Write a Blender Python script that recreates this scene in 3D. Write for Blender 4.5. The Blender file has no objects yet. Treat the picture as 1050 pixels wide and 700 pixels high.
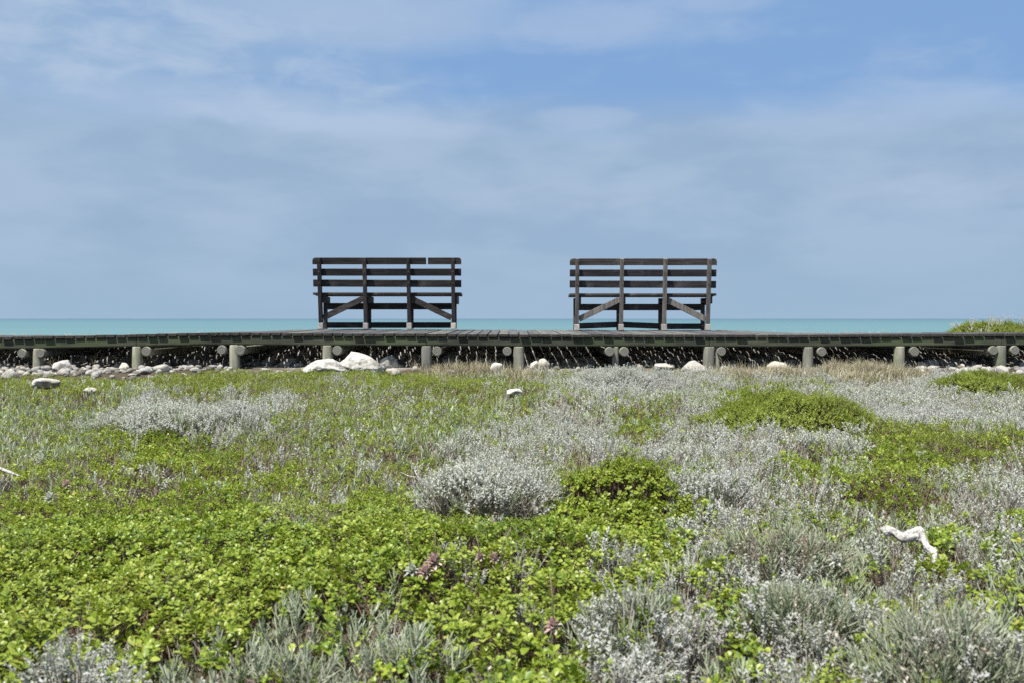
import bpy, bmesh, math, random
import numpy as np
from mathutils import Vector, Matrix, noise as mnoise

random.seed(7)
rng = np.random.default_rng(11)
sc = bpy.context.scene
COL = sc.collection
PI = math.pi
F = 1044.0            # focal length in photo pixels (1050 wide)
HZ = 327.0            # horizon row in the photo
CZ = 0.52             # camera height


def at(px, py, d):
    """photo pixel at depth d -> world point"""
    return Vector(((px - 525.0) / F * d, d, CZ - (py - HZ) / F * d))


# --------------------------------------------------------------- bookkeeping
def tag(o, label=None, cat=None, group=None, kind=None):
    if label: o['label'] = label
    if cat: o['category'] = cat
    if group: o['group'] = group
    if kind: o['kind'] = kind
    return o


def empty(name, loc=(0, 0, 0), rz=0.0):
    o = bpy.data.objects.new(name, None)
    o.empty_display_size = 0.1
    COL.objects.link(o)
    o.location = loc
    o.rotation_euler = (0, 0, rz)
    return o


def link_mesh(name, me, mats, parent=None, loc=(0, 0, 0)):
    for m in (mats if isinstance(mats, (list, tuple)) else [mats]):
        me.materials.append(m)
    o = bpy.data.objects.new(name, me)
    COL.objects.link(o)
    o.location = loc
    if parent is not None:
        o.parent = parent
    return o


# --------------------------------------------------------------- numpy noise
_perm = np.random.default_rng(3).random((256, 256))


def vnoise(x, y, seed=0):
    x = np.asarray(x, float) + seed * 17.31
    y = np.asarray(y, float) + seed * 9.77
    xi = np.floor(x).astype(int); yi = np.floor(y).astype(int)
    fx = x - xi; fy = y - yi
    fx = fx * fx * (3 - 2 * fx); fy = fy * fy * (3 - 2 * fy)
    g = lambda a, b: _perm[a & 255, b & 255]
    return (g(xi, yi) * (1 - fx) + g(xi + 1, yi) * fx) * (1 - fy) + (g(xi, yi + 1) * (1 - fx) + g(xi + 1, yi + 1) * fx) * fy


def fbm(x, y, seed=0, octs=3):
    s = 0; a = 0.5; t = 0
    for i in range(octs):
        s = s + a * vnoise(x * 2 ** i, y * 2 ** i, seed + i * 5)
        t += a; a *= 0.5
    return s / t - 0.5


def sstep(a, b, x):
    t = np.clip((x - a) / (b - a), 0, 1)
    return t * t * (3 - 2 * t)


# --------------------------------------------------------------- node helpers
def new_mat(name):
    m = bpy.data.materials.new(name)
    m.use_nodes = True
    nt = m.node_tree
    for n in list(nt.nodes): nt.nodes.remove(n)
    return m, nt


class NB:
    def __init__(self, nt): self.nt = nt
    def n(self, t, **kw):
        nd = self.nt.nodes.new(t)
        for k, v in kw.items():
            if k in nd.inputs and not hasattr(nd, k): nd.inputs[k].default_value = v
            else: setattr(nd, k, v)
        return nd
    def l(self, a, b): self.nt.links.new(a, b)
    def val(self, sock, v):
        if hasattr(v, 'is_linked') or hasattr(v, 'links'): self.l(v, sock)
        else: sock.default_value = v
    def math(self, op, a, b=None, c=None, clamp=False):
        nd = self.nt.nodes.new('ShaderNodeMath'); nd.operation = op; nd.use_clamp = clamp
        self.val(nd.inputs[0], a)
        if b is not None: self.val(nd.inputs[1], b)
        if c is not None: self.val(nd.inputs[2], c)
        return nd.outputs[0]
    def mix(self, f, a, b, mode='MIX'):
        nd = self.nt.nodes.new('ShaderNodeMix'); nd.data_type = 'RGBA'; nd.blend_type = mode
        self.val(nd.inputs[0], f)
        for s, v in ((nd.inputs[6], a), (nd.inputs[7], b)):
            if isinstance(v, tuple): s.default_value = v if len(v) == 4 else (*v, 1)
            else: self.l(v, s)
        return nd.outputs[2]
    def ramp(self, f, stops, interp='LINEAR'):
        nd = self.nt.nodes.new('ShaderNodeValToRGB'); cr = nd.color_ramp; cr.interpolation = interp
        while len(cr.elements) > 1: cr.elements.remove(cr.elements[-1])
        cr.elements[0].position = stops[0][0]; cr.elements[0].color = (*stops[0][1], 1)
        for p, c in stops[1:]:
            e = cr.elements.new(p); e.color = (*c, 1)
        self.l(f, nd.inputs[0])
        return nd.outputs[0]
    def smooth(self, x, a, b, lo=0.0, hi=1.0):
        nd = self.nt.nodes.new('ShaderNodeMapRange'); nd.interpolation_type = 'SMOOTHSTEP'
        self.val(nd.inputs[0], x); nd.inputs[1].default_value = a; nd.inputs[2].default_value = b
        nd.inputs[3].default_value = lo; nd.inputs[4].default_value = hi
        return nd.outputs[0]
    def noise(self, vec, scale, detail=4, rough=0.55, dist=0.0):
        nd = self.nt.nodes.new('ShaderNodeTexNoise')
        nd.inputs['Scale'].default_value = scale; nd.inputs['Detail'].default_value = detail
        nd.inputs['Roughness'].default_value = rough; nd.inputs['Distortion'].default_value = dist
        if vec is not None: self.l(vec, nd.inputs['Vector'])
        return nd.outputs[0]
    def mapping(self, vec, scale=(1, 1, 1), loc=(0, 0, 0), rot=(0, 0, 0)):
        nd = self.nt.nodes.new('ShaderNodeMapping')
        nd.inputs['Scale'].default_value = scale; nd.inputs['Location'].default_value = loc
        nd.inputs['Rotation'].default_value = rot
        self.l(vec, nd.inputs['Vector'])
        return nd.outputs[0]
    def bump(self, h, strength=0.3, dist=0.01):
        nd = self.nt.nodes.new('ShaderNodeBump'); nd.inputs['Strength'].default_value = strength
        nd.inputs['Distance'].default_value = dist
        self.l(h, nd.inputs['Height'])
        return nd.outputs[0]


def out(nb, shader):
    o = nb.n('ShaderNodeOutputMaterial'); nb.l(shader, o.inputs[0])


def leaf_mat(name, stops, stem=(0.17, 0.13, 0.10), trans=0.25, rough=0.45, spec=0.35, patch=None):
    m, nt = new_mat(name); nb = NB(nt)
    a = nb.n('ShaderNodeAttribute', attribute_name='rnd')
    s = nb.n('ShaderNodeAttribute', attribute_name='stem')
    col = nb.ramp(a.outputs['Fac'], stops)
    geo = nb.n('ShaderNodeNewGeometry')
    if patch:
        pn = nb.noise(geo.outputs['Position'], patch[0], 3)
        f = nb.smooth(pn, 0.42, 0.66, 0, patch[1])
        col = nb.mix(f, col, patch[2])
    fine = nb.noise(geo.outputs['Position'], 160, 2)
    col = nb.mix(nb.smooth(fine, 0.3, 0.7, 0.0, 0.22), col, (0.5, 0.5, 0.5), 'MULTIPLY')
    col = nb.mix(s.outputs['Fac'], col, stem)
    p = nb.n('ShaderNodeBsdfPrincipled')
    nb.l(col, p.inputs['Base Color'])
    p.inputs['Roughness'].default_value = rough
    p.inputs['Specular IOR Level'].default_value = spec
    t = nb.n('ShaderNodeBsdfTranslucent')
    nb.l(nb.mix(0.35, col, (0.22, 0.27, 0.02) if trans > 0.2 else (0.3, 0.3, 0.25)), t.inputs['Color'])
    mx = nb.n('ShaderNodeMixShader')
    nb.l(nb.math('MULTIPLY', nb.math('SUBTRACT', 1.0, s.outputs['Fac']), trans), mx.inputs[0])
    nb.l(p.outputs[0], mx.inputs[1]); nb.l(t.outputs[0], mx.inputs[2])
    out(nb, mx.outputs[0])
    return m


def solid_mat(name, ca, cb, scale=(8, 8, 8), rough=0.8, bump=0.3, bdist=0.004, detail=6, cc=None, cc_scale=3.0,
              cc_range=(0.5, 0.62), spec=0.3, dist=0.0, world=False, vary=0.0, island=False):
    m, nt = new_mat(name); nb = NB(nt)
    if world:
        vec = nb.n('ShaderNodeNewGeometry').outputs['Position']
    else:
        vec = nb.n('ShaderNodeTexCoord').outputs['Object']
    v = nb.mapping(vec, scale)
    n1 = nb.noise(v, 1.0, detail, 0.65, dist)
    col = nb.mix(nb.smooth(n1, 0.33, 0.67), ca, cb)
    if cc:
        n2 = nb.noise(vec, cc_scale, 5, 0.65)
        col = nb.mix(nb.smooth(n2, cc_range[0], cc_range[1], 0, 0.85), col, cc)
    if vary:      # every timber or stone weathered a little differently
        if island: r = nb.n('ShaderNodeNewGeometry').outputs['Random Per Island']
        else: r = nb.n('ShaderNodeObjectInfo').outputs['Random']
        g = nb.math('MULTIPLY_ADD', r, 2 * vary, 1 - vary)
        cb_ = nb.n('ShaderNodeCombineColor')
        nb.l(g, cb_.inputs[0]); nb.l(g, cb_.inputs[1]); nb.l(nb.math('MULTIPLY_ADD', r, 1.4 * vary, 1 - 0.8 * vary), cb_.inputs[2])
        col = nb.mix(1.0, col, cb_.outputs[0], 'MULTIPLY')
    p = nb.n('ShaderNodeBsdfPrincipled')
    nb.l(col, p.inputs['Base Color'])
    p.inputs['Roughness'].default_value = rough
    p.inputs['Specular IOR Level'].default_value = spec
    nb.l(nb.bump(n1, bump, bdist), p.inputs['Normal'])
    out(nb, p.outputs[0])
    return m


# --------------------------------------------------------------- materials
M = {}
M['G'] = leaf_mat('creeper_leaf', [(0.0, (0.042, 0.085, 0.009)), (0.25, (0.112, 0.185, 0.014)), (0.60, (0.222, 0.292, 0.027)),
                                   (0.9, (0.365, 0.415, 0.072)), (0.955, (0.36, 0.38, 0.08)), (0.985, (0.46, 0.37, 0.10)), (1.0, (0.30, 0.16, 0.07))],
                  stem=(0.15, 0.10, 0.06), trans=0.30, rough=0.40, spec=0.4, patch=(1.7, 0.3, (0.20, 0.24, 0.028)))
M['O'] = leaf_mat('olive_leaf', [(0.0, (0.055, 0.09, 0.014)), (0.5, (0.185, 0.245, 0.031)), (0.9, (0.33, 0.385, 0.07)), (1.0, (0.36, 0.30, 0.10))],
                  stem=(0.16, 0.12, 0.08), trans=0.3, rough=0.45, spec=0.3, patch=(3.0, 0.2, (0.22, 0.21, 0.05)))
M['S'] = leaf_mat('silver_leaf', [(0.0, (0.33, 0.36, 0.28)), (0.35, (0.46, 0.48, 0.44)), (0.8, (0.53, 0.545, 0.52)), (1.0, (0.58, 0.59, 0.575))],
                  stem=(0.33, 0.31, 0.27), trans=0.38, rough=0.75, spec=0.2, patch=(2.6, 0.6, (0.475, 0.465, 0.475)))
M['C'] = leaf_mat('finger_leaf', [(0.0, (0.27, 0.33, 0.18)), (0.5, (0.44, 0.50, 0.33)), (0.9, (0.56, 0.61, 0.46)), (1.0, (0.58, 0.54, 0.42))],
                  stem=(0.22, 0.19, 0.16), trans=0.3, rough=0.65, spec=0.25, patch=(2.2, 0.45, (0.39, 0.40, 0.35)))
M['T'] = leaf_mat('dry_twig', [(0.0, (0.22, 0.18, 0.13)), (0.5, (0.36, 0.32, 0.25)), (1.0, (0.50, 0.46, 0.385))],
                  stem=(0.35, 0.315, 0.27), trans=0.15, rough=0.85, spec=0.2, patch=(3.0, 0.4, (0.16, 0.16, 0.08)))
M['D'] = leaf_mat('dry_grass', [(0.0, (0.24, 0.205, 0.125)), (0.6, (0.37, 0.335, 0.22)), (1.0, (0.50, 0.46, 0.335))],
                  stem=(0.30, 0.25, 0.15), trans=0.2, rough=0.7, spec=0.25)
M['flower'] = leaf_mat('pink_bract', [(0.0, (0.20, 0.11, 0.10)), (0.5, (0.36, 0.235, 0.22)), (1.0, (0.54, 0.44, 0.42))],
                       stem=(0.28, 0.22, 0.17), trans=0.15, rough=0.7, spec=0.2)
M['bench'] = solid_mat('creosoted_timber', (0.012, 0.0105, 0.011), (0.042, 0.036, 0.035), (3, 60, 60), 0.72, 0.5, 0.002, cc=(0.085, 0.075, 0.072), cc_scale=5, cc_range=(0.52, 0.75), spec=0.25, vary=0.4, island=True)
M['bench_grey'] = solid_mat('weathered_timber', (0.022, 0.020, 0.0205), (0.065, 0.058, 0.057), (3, 60, 60), 0.75, 0.5, 0.002, cc=(0.12, 0.108, 0.105), cc_scale=5, cc_range=(0.5, 0.72), spec=0.25, vary=0.35, island=True)
M['bench_post'] = solid_mat('dark_post_timber', (0.018, 0.0155, 0.016), (0.052, 0.045, 0.044), (50, 50, 3), 0.72, 0.5, 0.002, cc=(0.10, 0.09, 0.085), cc_scale=6, cc_range=(0.55, 0.75), spec=0.25, vary=0.3, island=False)
M['bench_post_grey'] = solid_mat('grey_post_timber', (0.075, 0.068, 0.066), (0.165, 0.152, 0.147), (50, 50, 3), 0.8, 0.5, 0.002, cc=(0.07, 0.06, 0.055), cc_scale=6, cc_range=(0.5, 0.75), spec=0.25, vary=0.25, island=False)
M['foot'] = solid_mat('weathered_foot', (0.25, 0.235, 0.215), (0.37, 0.35, 0.325), (30, 30, 12), 0.9, 0.4, 0.003, vary=0.2, island=False)
M['plank'] = solid_mat('grey_plank', (0.050, 0.049, 0.049), (0.105, 0.104, 0.105), (25, 2.5, 25), 0.8, 0.5, 0.003, cc=(0.045, 0.045, 0.042), cc_scale=3, cc_range=(0.5, 0.7), vary=0.4, island=True)
M['plank_end'] = solid_mat('dark_end_grain', (0.022, 0.021, 0.019), (0.055, 0.052, 0.046), (40, 40, 40), 0.9, 0.5, 0.003)
M['beam'] = solid_mat('mossy_beam', (0.030, 0.034, 0.024), (0.070, 0.074, 0.052), (2.5, 30, 30), 0.85, 0.5, 0.004, cc=(0.058, 0.075, 0.036), cc_scale=2.2, cc_range=(0.45, 0.65), vary=0.25, island=False)
M['post'] = solid_mat('treated_pole', (0.150, 0.150, 0.118), (0.265, 0.262, 0.218), (22, 22, 3), 0.85, 0.6, 0.004, cc=(0.13, 0.15, 0.095), cc_scale=4, cc_range=(0.5, 0.7), world=True, vary=0.28, island=False)


def log_end_mat():
    m, nt = new_mat('sawn_log_end'); nb = NB(nt)
    tc = nb.n('ShaderNodeTexCoord')
    v = nb.mapping(tc.outputs['Object'], (1, 0.02, 1))
    w = nb.n('ShaderNodeTexWave', wave_type='RINGS', rings_direction='Y')
    w.inputs['Scale'].default_value = 22; w.inputs['Distortion'].default_value = 2.5; w.inputs['Detail'].default_value = 3
    nb.l(v, w.inputs['Vector'])
    n = nb.noise(tc.outputs['Object'], 30, 4)
    col = nb.mix(w.outputs['Fac'], (0.10, 0.10, 0.085), (0.20, 0.20, 0.175))
    col = nb.mix(nb.smooth(n, 0.5, 0.7, 0, 0.7), col, (0.12, 0.13, 0.09))
    p = nb.n('ShaderNodeBsdfPrincipled'); nb.l(col, p.inputs['Base Color']); p.inputs['Roughness'].default_value = 0.9
    nb.l(nb.bump(w.outputs['Fac'], 0.4, 0.004), p.inputs['Normal'])
    out(nb, p.outputs[0]); return m


M['logend'] = log_end_mat()
M['rock'] = solid_mat('white_limestone', (0.33, 0.32, 0.295), (0.47, 0.46, 0.44), (14, 14, 14), 0.9, 0.9, 0.014, cc=(0.15, 0.14, 0.115), cc_scale=8, cc_range=(0.50, 0.62), spec=0.2, vary=0.15, island=False)
M['rock_grey'] = solid_mat('grey_cobble', (0.18, 0.18, 0.175), (0.33, 0.32, 0.305), (14, 14, 14), 0.9, 0.7, 0.01, cc=(0.16, 0.155, 0.14), cc_scale=9, cc_range=(0.5, 0.72), spec=0.2, vary=0.3, island=False)
M['rock_buff'] = solid_mat('buff_cobble', (0.30, 0.285, 0.25), (0.43, 0.415, 0.375), (14, 14, 14), 0.9, 0.7, 0.01, cc=(0.30, 0.26, 0.20), cc_scale=9, cc_range=(0.5, 0.72), spec=0.2, vary=0.25, island=False)
M['driftwood'] = solid_mat('bleached_wood', (0.36, 0.345, 0.315), (0.58, 0.565, 0.53), (90, 90, 90), 0.85, 1.0, 0.008, cc=(0.15, 0.13, 0.11), cc_scale=60, cc_range=(0.52, 0.62))
M['bolt'] = solid_mat('rusty_bolt', (0.06, 0.045, 0.038), (0.12, 0.09, 0.075), (60, 60, 60), 0.7, 0.3, 0.002)


def ground_mat():
    m, nt = new_mat('soil_and_gravel'); nb = NB(nt)
    geo = nb.n('ShaderNodeNewGeometry'); pos = geo.outputs['Position']
    sep = nb.n('ShaderNodeSeparateXYZ'); nb.l(pos, sep.inputs[0])
    n1 = nb.noise(pos, 25, 5, 0.65)
    soil = nb.mix(n1, (0.028, 0.022, 0.015), (0.095, 0.075, 0.05))
    vo = nb.n('ShaderNodeTexVoronoi'); vo.inputs['Scale'].default_value = 26; nb.l(pos, vo.inputs['Vector'])
    grav = nb.ramp(vo.outputs['Color'], [(0.0, (0.16, 0.15, 0.13)), (0.5, (0.34, 0.32, 0.28)), (1.0, (0.52, 0.50, 0.45))])
    edge = nb.math('ADD', sep.outputs['Y'], nb.math('MULTIPLY', nb.math('SUBTRACT', nb.noise(pos, 1.5, 3), 0.5), 1.6))
    gf = nb.smooth(edge, 10.0, 10.5)
    dirt = nb.noise(pos, 3.2, 4, 0.6)
    col = nb.mix(gf, soil, nb.mix(nb.smooth(dirt, 0.40, 0.60), (0.10, 0.085, 0.06), grav))
    p = nb.n('ShaderNodeBsdfPrincipled'); nb.l(col, p.inputs['Base Color']); p.inputs['Roughness'].default_value = 0.95
    p.inputs['Specular IOR Level'].default_value = 0.15
    nb.l(nb.bump(nb.math('ADD', vo.outputs['Distance'], n1), 0.7, 0.02), p.inputs['Normal'])
    out(nb, p.outputs[0]); return m


def sea_mat():
    m, nt = new_mat('sea_water'); nb = NB(nt)
    geo = nb.n('ShaderNodeNewGeometry'); pos = geo.outputs['Position']
    sep = nb.n('ShaderNodeSeparateXYZ'); nb.l(pos, sep.inputs[0])
    ly = nb.math('LOGARITHM', nb.math('MAXIMUM', sep.outputs['Y'], 20.0), 10.0)
    # streaks of shallow / deep water, parallel to the shore
    st = nb.noise(nb.mapping(pos, (0.0015, 0.012, 1)), 1.0, 5, 0.6)
    f = nb.math('ADD', ly, nb.math('MULTIPLY', nb.math('SUBTRACT', st, 0.5), 1.7))
    col = nb.ramp(nb.smooth(f, 2.3, 4.3), [(0.0, (0.078, 0.150, 0.164)), (0.45, (0.062, 0.124, 0.148)), (1.0, (0.055, 0.095, 0.135))])
    p = nb.n('ShaderNodeBsdfPrincipled'); nb.l(col, p.inputs['Base Color'])
    p.inputs['Roughness'].default_value = 0.5; p.inputs['IOR'].default_value = 1.33
    p.inputs['Specular IOR Level'].default_value = 0.22
    w = nb.noise(nb.mapping(pos, (0.35, 0.9, 1)), 1.0, 6, 0.6)
    nb.l(nb.bump(w, 0.15, 0.3), p.inputs['Normal'])
    out(nb, p.outputs[0]); return m


# --------------------------------------------------------------- mesh builder (hard surfaces)
def bm_box(bm, c, s, rot=None, bev=0.004):
    """box centre c, full size s, optional 3x3/Euler rotation, chamfered edges"""
    r = bmesh.ops.create_cube(bm, size=1.0)
    vs = r['verts']
    bmesh.ops.scale(bm, vec=Vector(s), verts=vs)
    if bev:
        es = list({e for v in vs for e in v.link_edges})
        rb = bmesh.ops.bevel(bm, geom=es, offset=bev, segments=2, affect='EDGES', profile=0.6)
        vs = list({v for f in rb['faces'] for v in f.verts} | {v for v in vs if v.is_valid})
    if rot is not None:
        bmesh.ops.rotate(bm, cent=(0, 0, 0), matrix=rot, verts=vs)
    bmesh.ops.translate(bm, vec=Vector(c), verts=vs)
    return vs


def bm_bar(bm, a, b, w, t, bev=0.004, up=Vector((0, 0, 1))):
    """rectangular bar from a to b; w along 'side' , t along the other axis"""
    a = Vector(a); b = Vector(b); d = (b - a); L = d.length; x = d.normalized()
    y = up.cross(x)
    if y.length < 1e-4: y = Vector((0, 1, 0))
    y.normalize(); z = x.cross(y)
    R = Matrix((x, y, z)).transposed()
    return bm_box(bm, (a + b) / 2, (L, w, t), R, bev)


def bm_tube(bm, pts, radii, sides=10, wob=0.0, cap=True, wf=9.0):
    pts = [Vector(p) for p in pts]
    rings = []
    prev = None
    for i, p in enumerate(pts):
        d = (pts[min(i + 1, len(pts) - 1)] - pts[max(i - 1, 0)]).normalized()
        ref = prev if prev is not None else (Vector((0, 0, 1)) if abs(d.z) < 0.9 else Vector((1, 0, 0)))
        u = (ref - d * ref.dot(d)).normalized(); v = d.cross(u); prev = u
        ring = []
        for k in range(sides):
            a = 2 * PI * k / sides
            r = radii[i] * (1 + wob * mnoise.noise(p * wf + Vector((math.cos(a), math.sin(a), 0)) * 1.3))
            ring.append(bm.verts.new(p + (u * math.cos(a) + v * math.sin(a)) * r))
        rings.append(ring)
    for i in range(len(rings) - 1):
        for k in range(sides):
            bm.faces.new((rings[i][k], rings[i][(k + 1) % sides], rings[i + 1][(k + 1) % sides], rings[i + 1][k]))
    caps = []
    if cap:
        caps.append(bm.faces.new(rings[0][::-1])); caps.append(bm.faces.new(rings[-1]))
    return caps


def bm_obj(name, bm, mats, parent=None, loc=(0, 0, 0), smooth=False):
    me = bpy.data.meshes.new(name)
    bmesh.ops.recalc_face_normals(bm, faces=bm.faces[:])
    bm.to_mesh(me); bm.free()
    if smooth:
        me.polygons.foreach_set('use_smooth', [True] * len(me.polygons))
    return link_mesh(name, me, mats, parent, loc)


# --------------------------------------------------------------- terrain
def canopy_base(Y):
    return -0.10 + 0.0153 * (np.minimum(Y, 10.0) - 1.5)


# broad mounds: (px, py, radius in px, height in m)
MOUNDS = [(500, 505, 85, 0.06), (215, 440, 110, 0.06), (810, 432, 95, 0.06), (650, 500, 75, 0.045), (960, 445, 130, 0.05),
          (640, 425, 120, 0.05), (720, 492, 70, 0.04), (960, 660, 110, 0.05), (280, 400, 130, 0.04), (420, 400, 110, 0.03),
          (830, 620, 90, 0.03), (880, 490, 90, 0.03), (100, 540, 180, 0.02), (400, 455, 110, 0.03)]
MG = []
for (a, b, r, h) in MOUNDS:
    d = 0.58 * F / (b - HZ)
    for _ in range(3):
        d = (CZ - float(canopy_base(np.array(d)))) * F / (b - HZ)
    MG.append(((a - 525) / F * d, d, r / F * d, h))


def canopy(X, Y):
    X = np.asarray(X, float); Y = np.asarray(Y, float)
    z = canopy_base(Y)
    z = z - 0.028 * sstep(7.0, 9.4, Y)
    amp = sstep(0.6, 3.0, Y) * (1 - 0.45 * sstep(8.8, 9.9, Y))
    z = z + amp * (0.11 * fbm(X * 1.3, Y * 1.3, 1, 2) + (0.06 + 0.05 * sstep(2.6, 4.5, Y)) * fbm(X * 3.4, Y * 3.4, 2, 3))
    for (mx, my, r, h) in MG:
        z = z + h * np.exp(-((X - mx) / r) ** 2 * 1.1 - ((Y - my) / (0.75 * r)) ** 2 * 1.1)
    return z


def veg_edge(X):
    px = 525 + np.asarray(X, float) / 10.0 * F
    return 10.08 - 0.78 * sstep(240, 150, px) - 0.52 * sstep(930, 985, px)


def ground_z(X, Y):
    X = np.asarray(X, float); Y = np.asarray(Y, float)
    front = canopy(X, Y) - 0.085 - 0.02 * sstep(9, 10, Y)
    front = np.where(Y < 0.8, np.minimum(front, -0.22), front)
    bed = 0.005 + 0.04 * fbm(X * 1.1, Y * 1.6, 8, 3) + 0.215 * sstep(9.6, 13.4, Y) + 0.09 * fbm(X * 0.9, Y * 0.9, 21, 2) * sstep(11, 13, Y)
    t = sstep(-0.5, 0.25, Y - veg_edge(X))
    z = front * (1 - t) + bed * t
    z = z - 3.8 * sstep(15.5, 46, Y)
    return z


def build_ground():
    def axis(lo, hi, dense_lo, dense_hi, step, grow):
        a = list(np.arange(dense_lo, dense_hi + 1e-6, step))
        s = step; x = a[-1]
        while x < hi: s *= grow; x += s; a.append(x)
        s = step; x = a[0]; pre = []
        while x > lo: s *= grow; x -= s; pre.append(x)
        return np.array(pre[::-1] + a)
    xs = axis(-900, 900, -8.5, 8.5, 0.06, 1.28); ys = axis(-60, 60, 1.0, 15.0, 0.06, 1.25)
    XX, YY = np.meshgrid(xs, ys)
    ZZ = ground_z(XX, YY)
    nx, ny = len(xs), len(ys)
    V = np.stack([XX.ravel(), YY.ravel(), ZZ.ravel()], 1)
    i = np.arange(ny - 1)[:, None] * nx + np.arange(nx - 1)[None, :]
    Fq = np.stack([i, i + 1, i + nx + 1, i + nx], -1).reshape(-1, 4)
    me = quad_mesh('ground', V, Fq)
    tag(link_mesh('ground', me, ground_mat()), 'dark soil and pale gravel ground between plants', None, None, 'structure')


def quad_mesh(name, V, Fq, rnd=None, stem=None, smooth=True):
    me = bpy.data.meshes.new(name)
    V = np.ascontiguousarray(V, np.float32); Fq = np.ascontiguousarray(Fq, np.int32)
    me.vertices.add(len(V)); me.vertices.foreach_set('co', V.ravel())
    me.loops.add(Fq.size); me.loops.foreach_set('vertex_index', Fq.ravel())
    me.polygons.add(len(Fq)); me.polygons.foreach_set('loop_start', np.arange(0, Fq.size, 4, dtype=np.int32))
    if smooth: me.polygons.foreach_set('use_smooth', np.ones(len(Fq), bool))
    for nm, arr in (('rnd', rnd), ('stem', stem)):
        if arr is not None:
            at_ = me.attributes.new(nm, 'FLOAT', 'FACE'); at_.data.foreach_set('value', np.ascontiguousarray(arr, np.float32))
    me.update(calc_edges=True)
    return me


# --------------------------------------------------------------- plant templates
class T:
    """a small plant piece: quads with a leaf id and a stem flag"""
    def __init__(self): self.V = []; self.F = []; self.id = []; self.st = []; self.k = 0
    def add(self, V, Fs, stem=0):
        b = len(self.V)
        self.V += [tuple(v) for v in V]
        for f in Fs: self.F.append(tuple(b + i for i in f)); self.id.append(self.k); self.st.append(stem)
        self.k += 1
    def fin(self):
        return (np.array(self.V), np.array(self.F), np.array(self.id) * 0.381966, np.array(self.st, float))


R_ = random.Random(5)


def leaf(t, base, az, el, L, W, curl=0.6, cup=0.25, hi=True, prof=None):
    ca, sa = math.cos(az), math.sin(az)
    side = Vector((-sa, ca, 0))
    b = Vector(base)
    if hi:
        ts = [0, 0.36, 0.72, 1.0]; ws = prof or [0.16, 0.80, 1.0, 0.30]
        V = []; p = b.copy(); last = 0
        for i, tt in enumerate(ts):
            e = el - curl * tt
            dirv = Vector((ca * math.cos(e), sa * math.cos(e), math.sin(e)))
            p = p + dirv * (tt - last) * L; last = tt
            nrm = Vector((-ca * math.sin(e), -sa * math.sin(e), math.cos(e)))
            w = W * 0.5 * ws[i]
            V += [p - side * w + nrm * w * cup, p - nrm * 0.0, p + side * w + nrm * w * cup]
        Fs = []
        for i in range(3):
            for j in range(2):
                a = i * 3 + j
                Fs.append((a, a + 1, a + 4, a + 3))
        t.add(V, Fs)
    else:
        e1, e2 = el, el - curl
        d1 = Vector((ca * math.cos(e1), sa * math.cos(e1), math.sin(e1)))
        d2 = Vector((ca * math.cos(e2), sa * math.cos(e2), math.sin(e2)))
        m = b + d1 * L * 0.6
        V = [b, m + side * W * 0.5 + Vector((0, 0, W * 0.12)), m + d2 * L * 0.4, m - side * W * 0.5 + Vector((0, 0, W * 0.12))]
        t.add(V, [(0, 1, 2, 3)])


def stick(t, pts, r0, r1, hi=True, stem=1):
    pts = [Vector(p) for p in pts]
    n = len(pts)
    if hi:
        V = []; Fs = []
        for i, p in enumerate(pts):
            d = (pts[min(i + 1, n - 1)] - pts[max(i - 1, 0)]).normalized()
            u = d.orthogonal().normalized(); v = d.cross(u)
            r = r0 + (r1 - r0) * i / (n - 1)
            for k in range(3):
                a = 2 * PI * k / 3
                V.append(p + (u * math.cos(a) + v * math.sin(a)) * r)
        for i in range(n - 1):
            for k in range(3):
                Fs.append((i * 3 + k, i * 3 + (k + 1) % 3, i * 3 + 3 + (k + 1) % 3, i * 3 + 3 + k))
        t.add(V, Fs, stem)
    else:
        d = (pts[-1] - pts[0]).normalized()
        ang = R_.uniform(0, PI)
        u = d.orthogonal().normalized(); v = d.cross(u); s = u * math.cos(ang) + v * math.sin(ang)
        a, b = pts[0], pts[-1]
        t.add([a - s * r0, a + s * r0, b + s * r1, b - s * r1], [(0, 1, 2, 3)], stem)


def rosette(hi, n=9, L=0.0148, W=0.0104, h=0.012):
    t = T()
    for i in range(n):
        f = i / (n - 1)
        az = i * 2.39996 + R_.uniform(-.3, .3)
        el = math.radians(72 - 62 * f + R_.uniform(-14, 14))
        l = L * (0.6 + 0.5 * f) * R_.uniform(0.85, 1.15)
        leaf(t, (0, 0, h * (1 - f)), az, el, l, W * l / L * R_.uniform(0.85, 1.1), R_.uniform(0.2, 0.9), R_.uniform(0.1, 0.45), hi)
    stick(t, [(0, 0, -0.05), (0.002, 0.001, -0.02), (0, 0, 0.004)], 0.0016, 0.001, hi)
    return t.fin()


def fingers(hi, n=13, L=0.04, r=0.0019, height=0.05):
    t = T()
    lean = R_.uniform(0, 2 * PI); la = R_.uniform(0.05, 0.3)
    top = Vector((math.cos(lean) * la * height, math.sin(lean) * la * height, height))
    stick(t, [(0, 0, -0.06), top * 0.5 + Vector((0, 0, -0.01)), top], r * 1.1, r * 0.7, hi)
    for i in range(n):
        f = i / (n - 1)
        b = top * (0.1 + 0.9 * f)
        az = i * 2.39996 + R_.uniform(-.4, .4); el = math.radians(R_.uniform(28, 62) + 25 * f)
        l = L * R_.uniform(0.6, 1.15) * (1 - 0.3 * f)
        d1 = Vector((math.cos(az) * math.cos(el), math.sin(az) * math.cos(el), math.sin(el)))
        d2 = (d1 + Vector((0, 0, R_.uniform(0.2, 0.9)))).normalized()
        if hi: stick(t, [b, b + d1 * l * 0.5, b + d1 * l * 0.5 + d2 * l * 0.5], r, r * 0.6, True, 0)
        else: stick(t, [b, b + (d1 + d2) * l * 0.5], r * 1.15, r * 0.8, False, 0)
    return t.fin()


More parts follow.
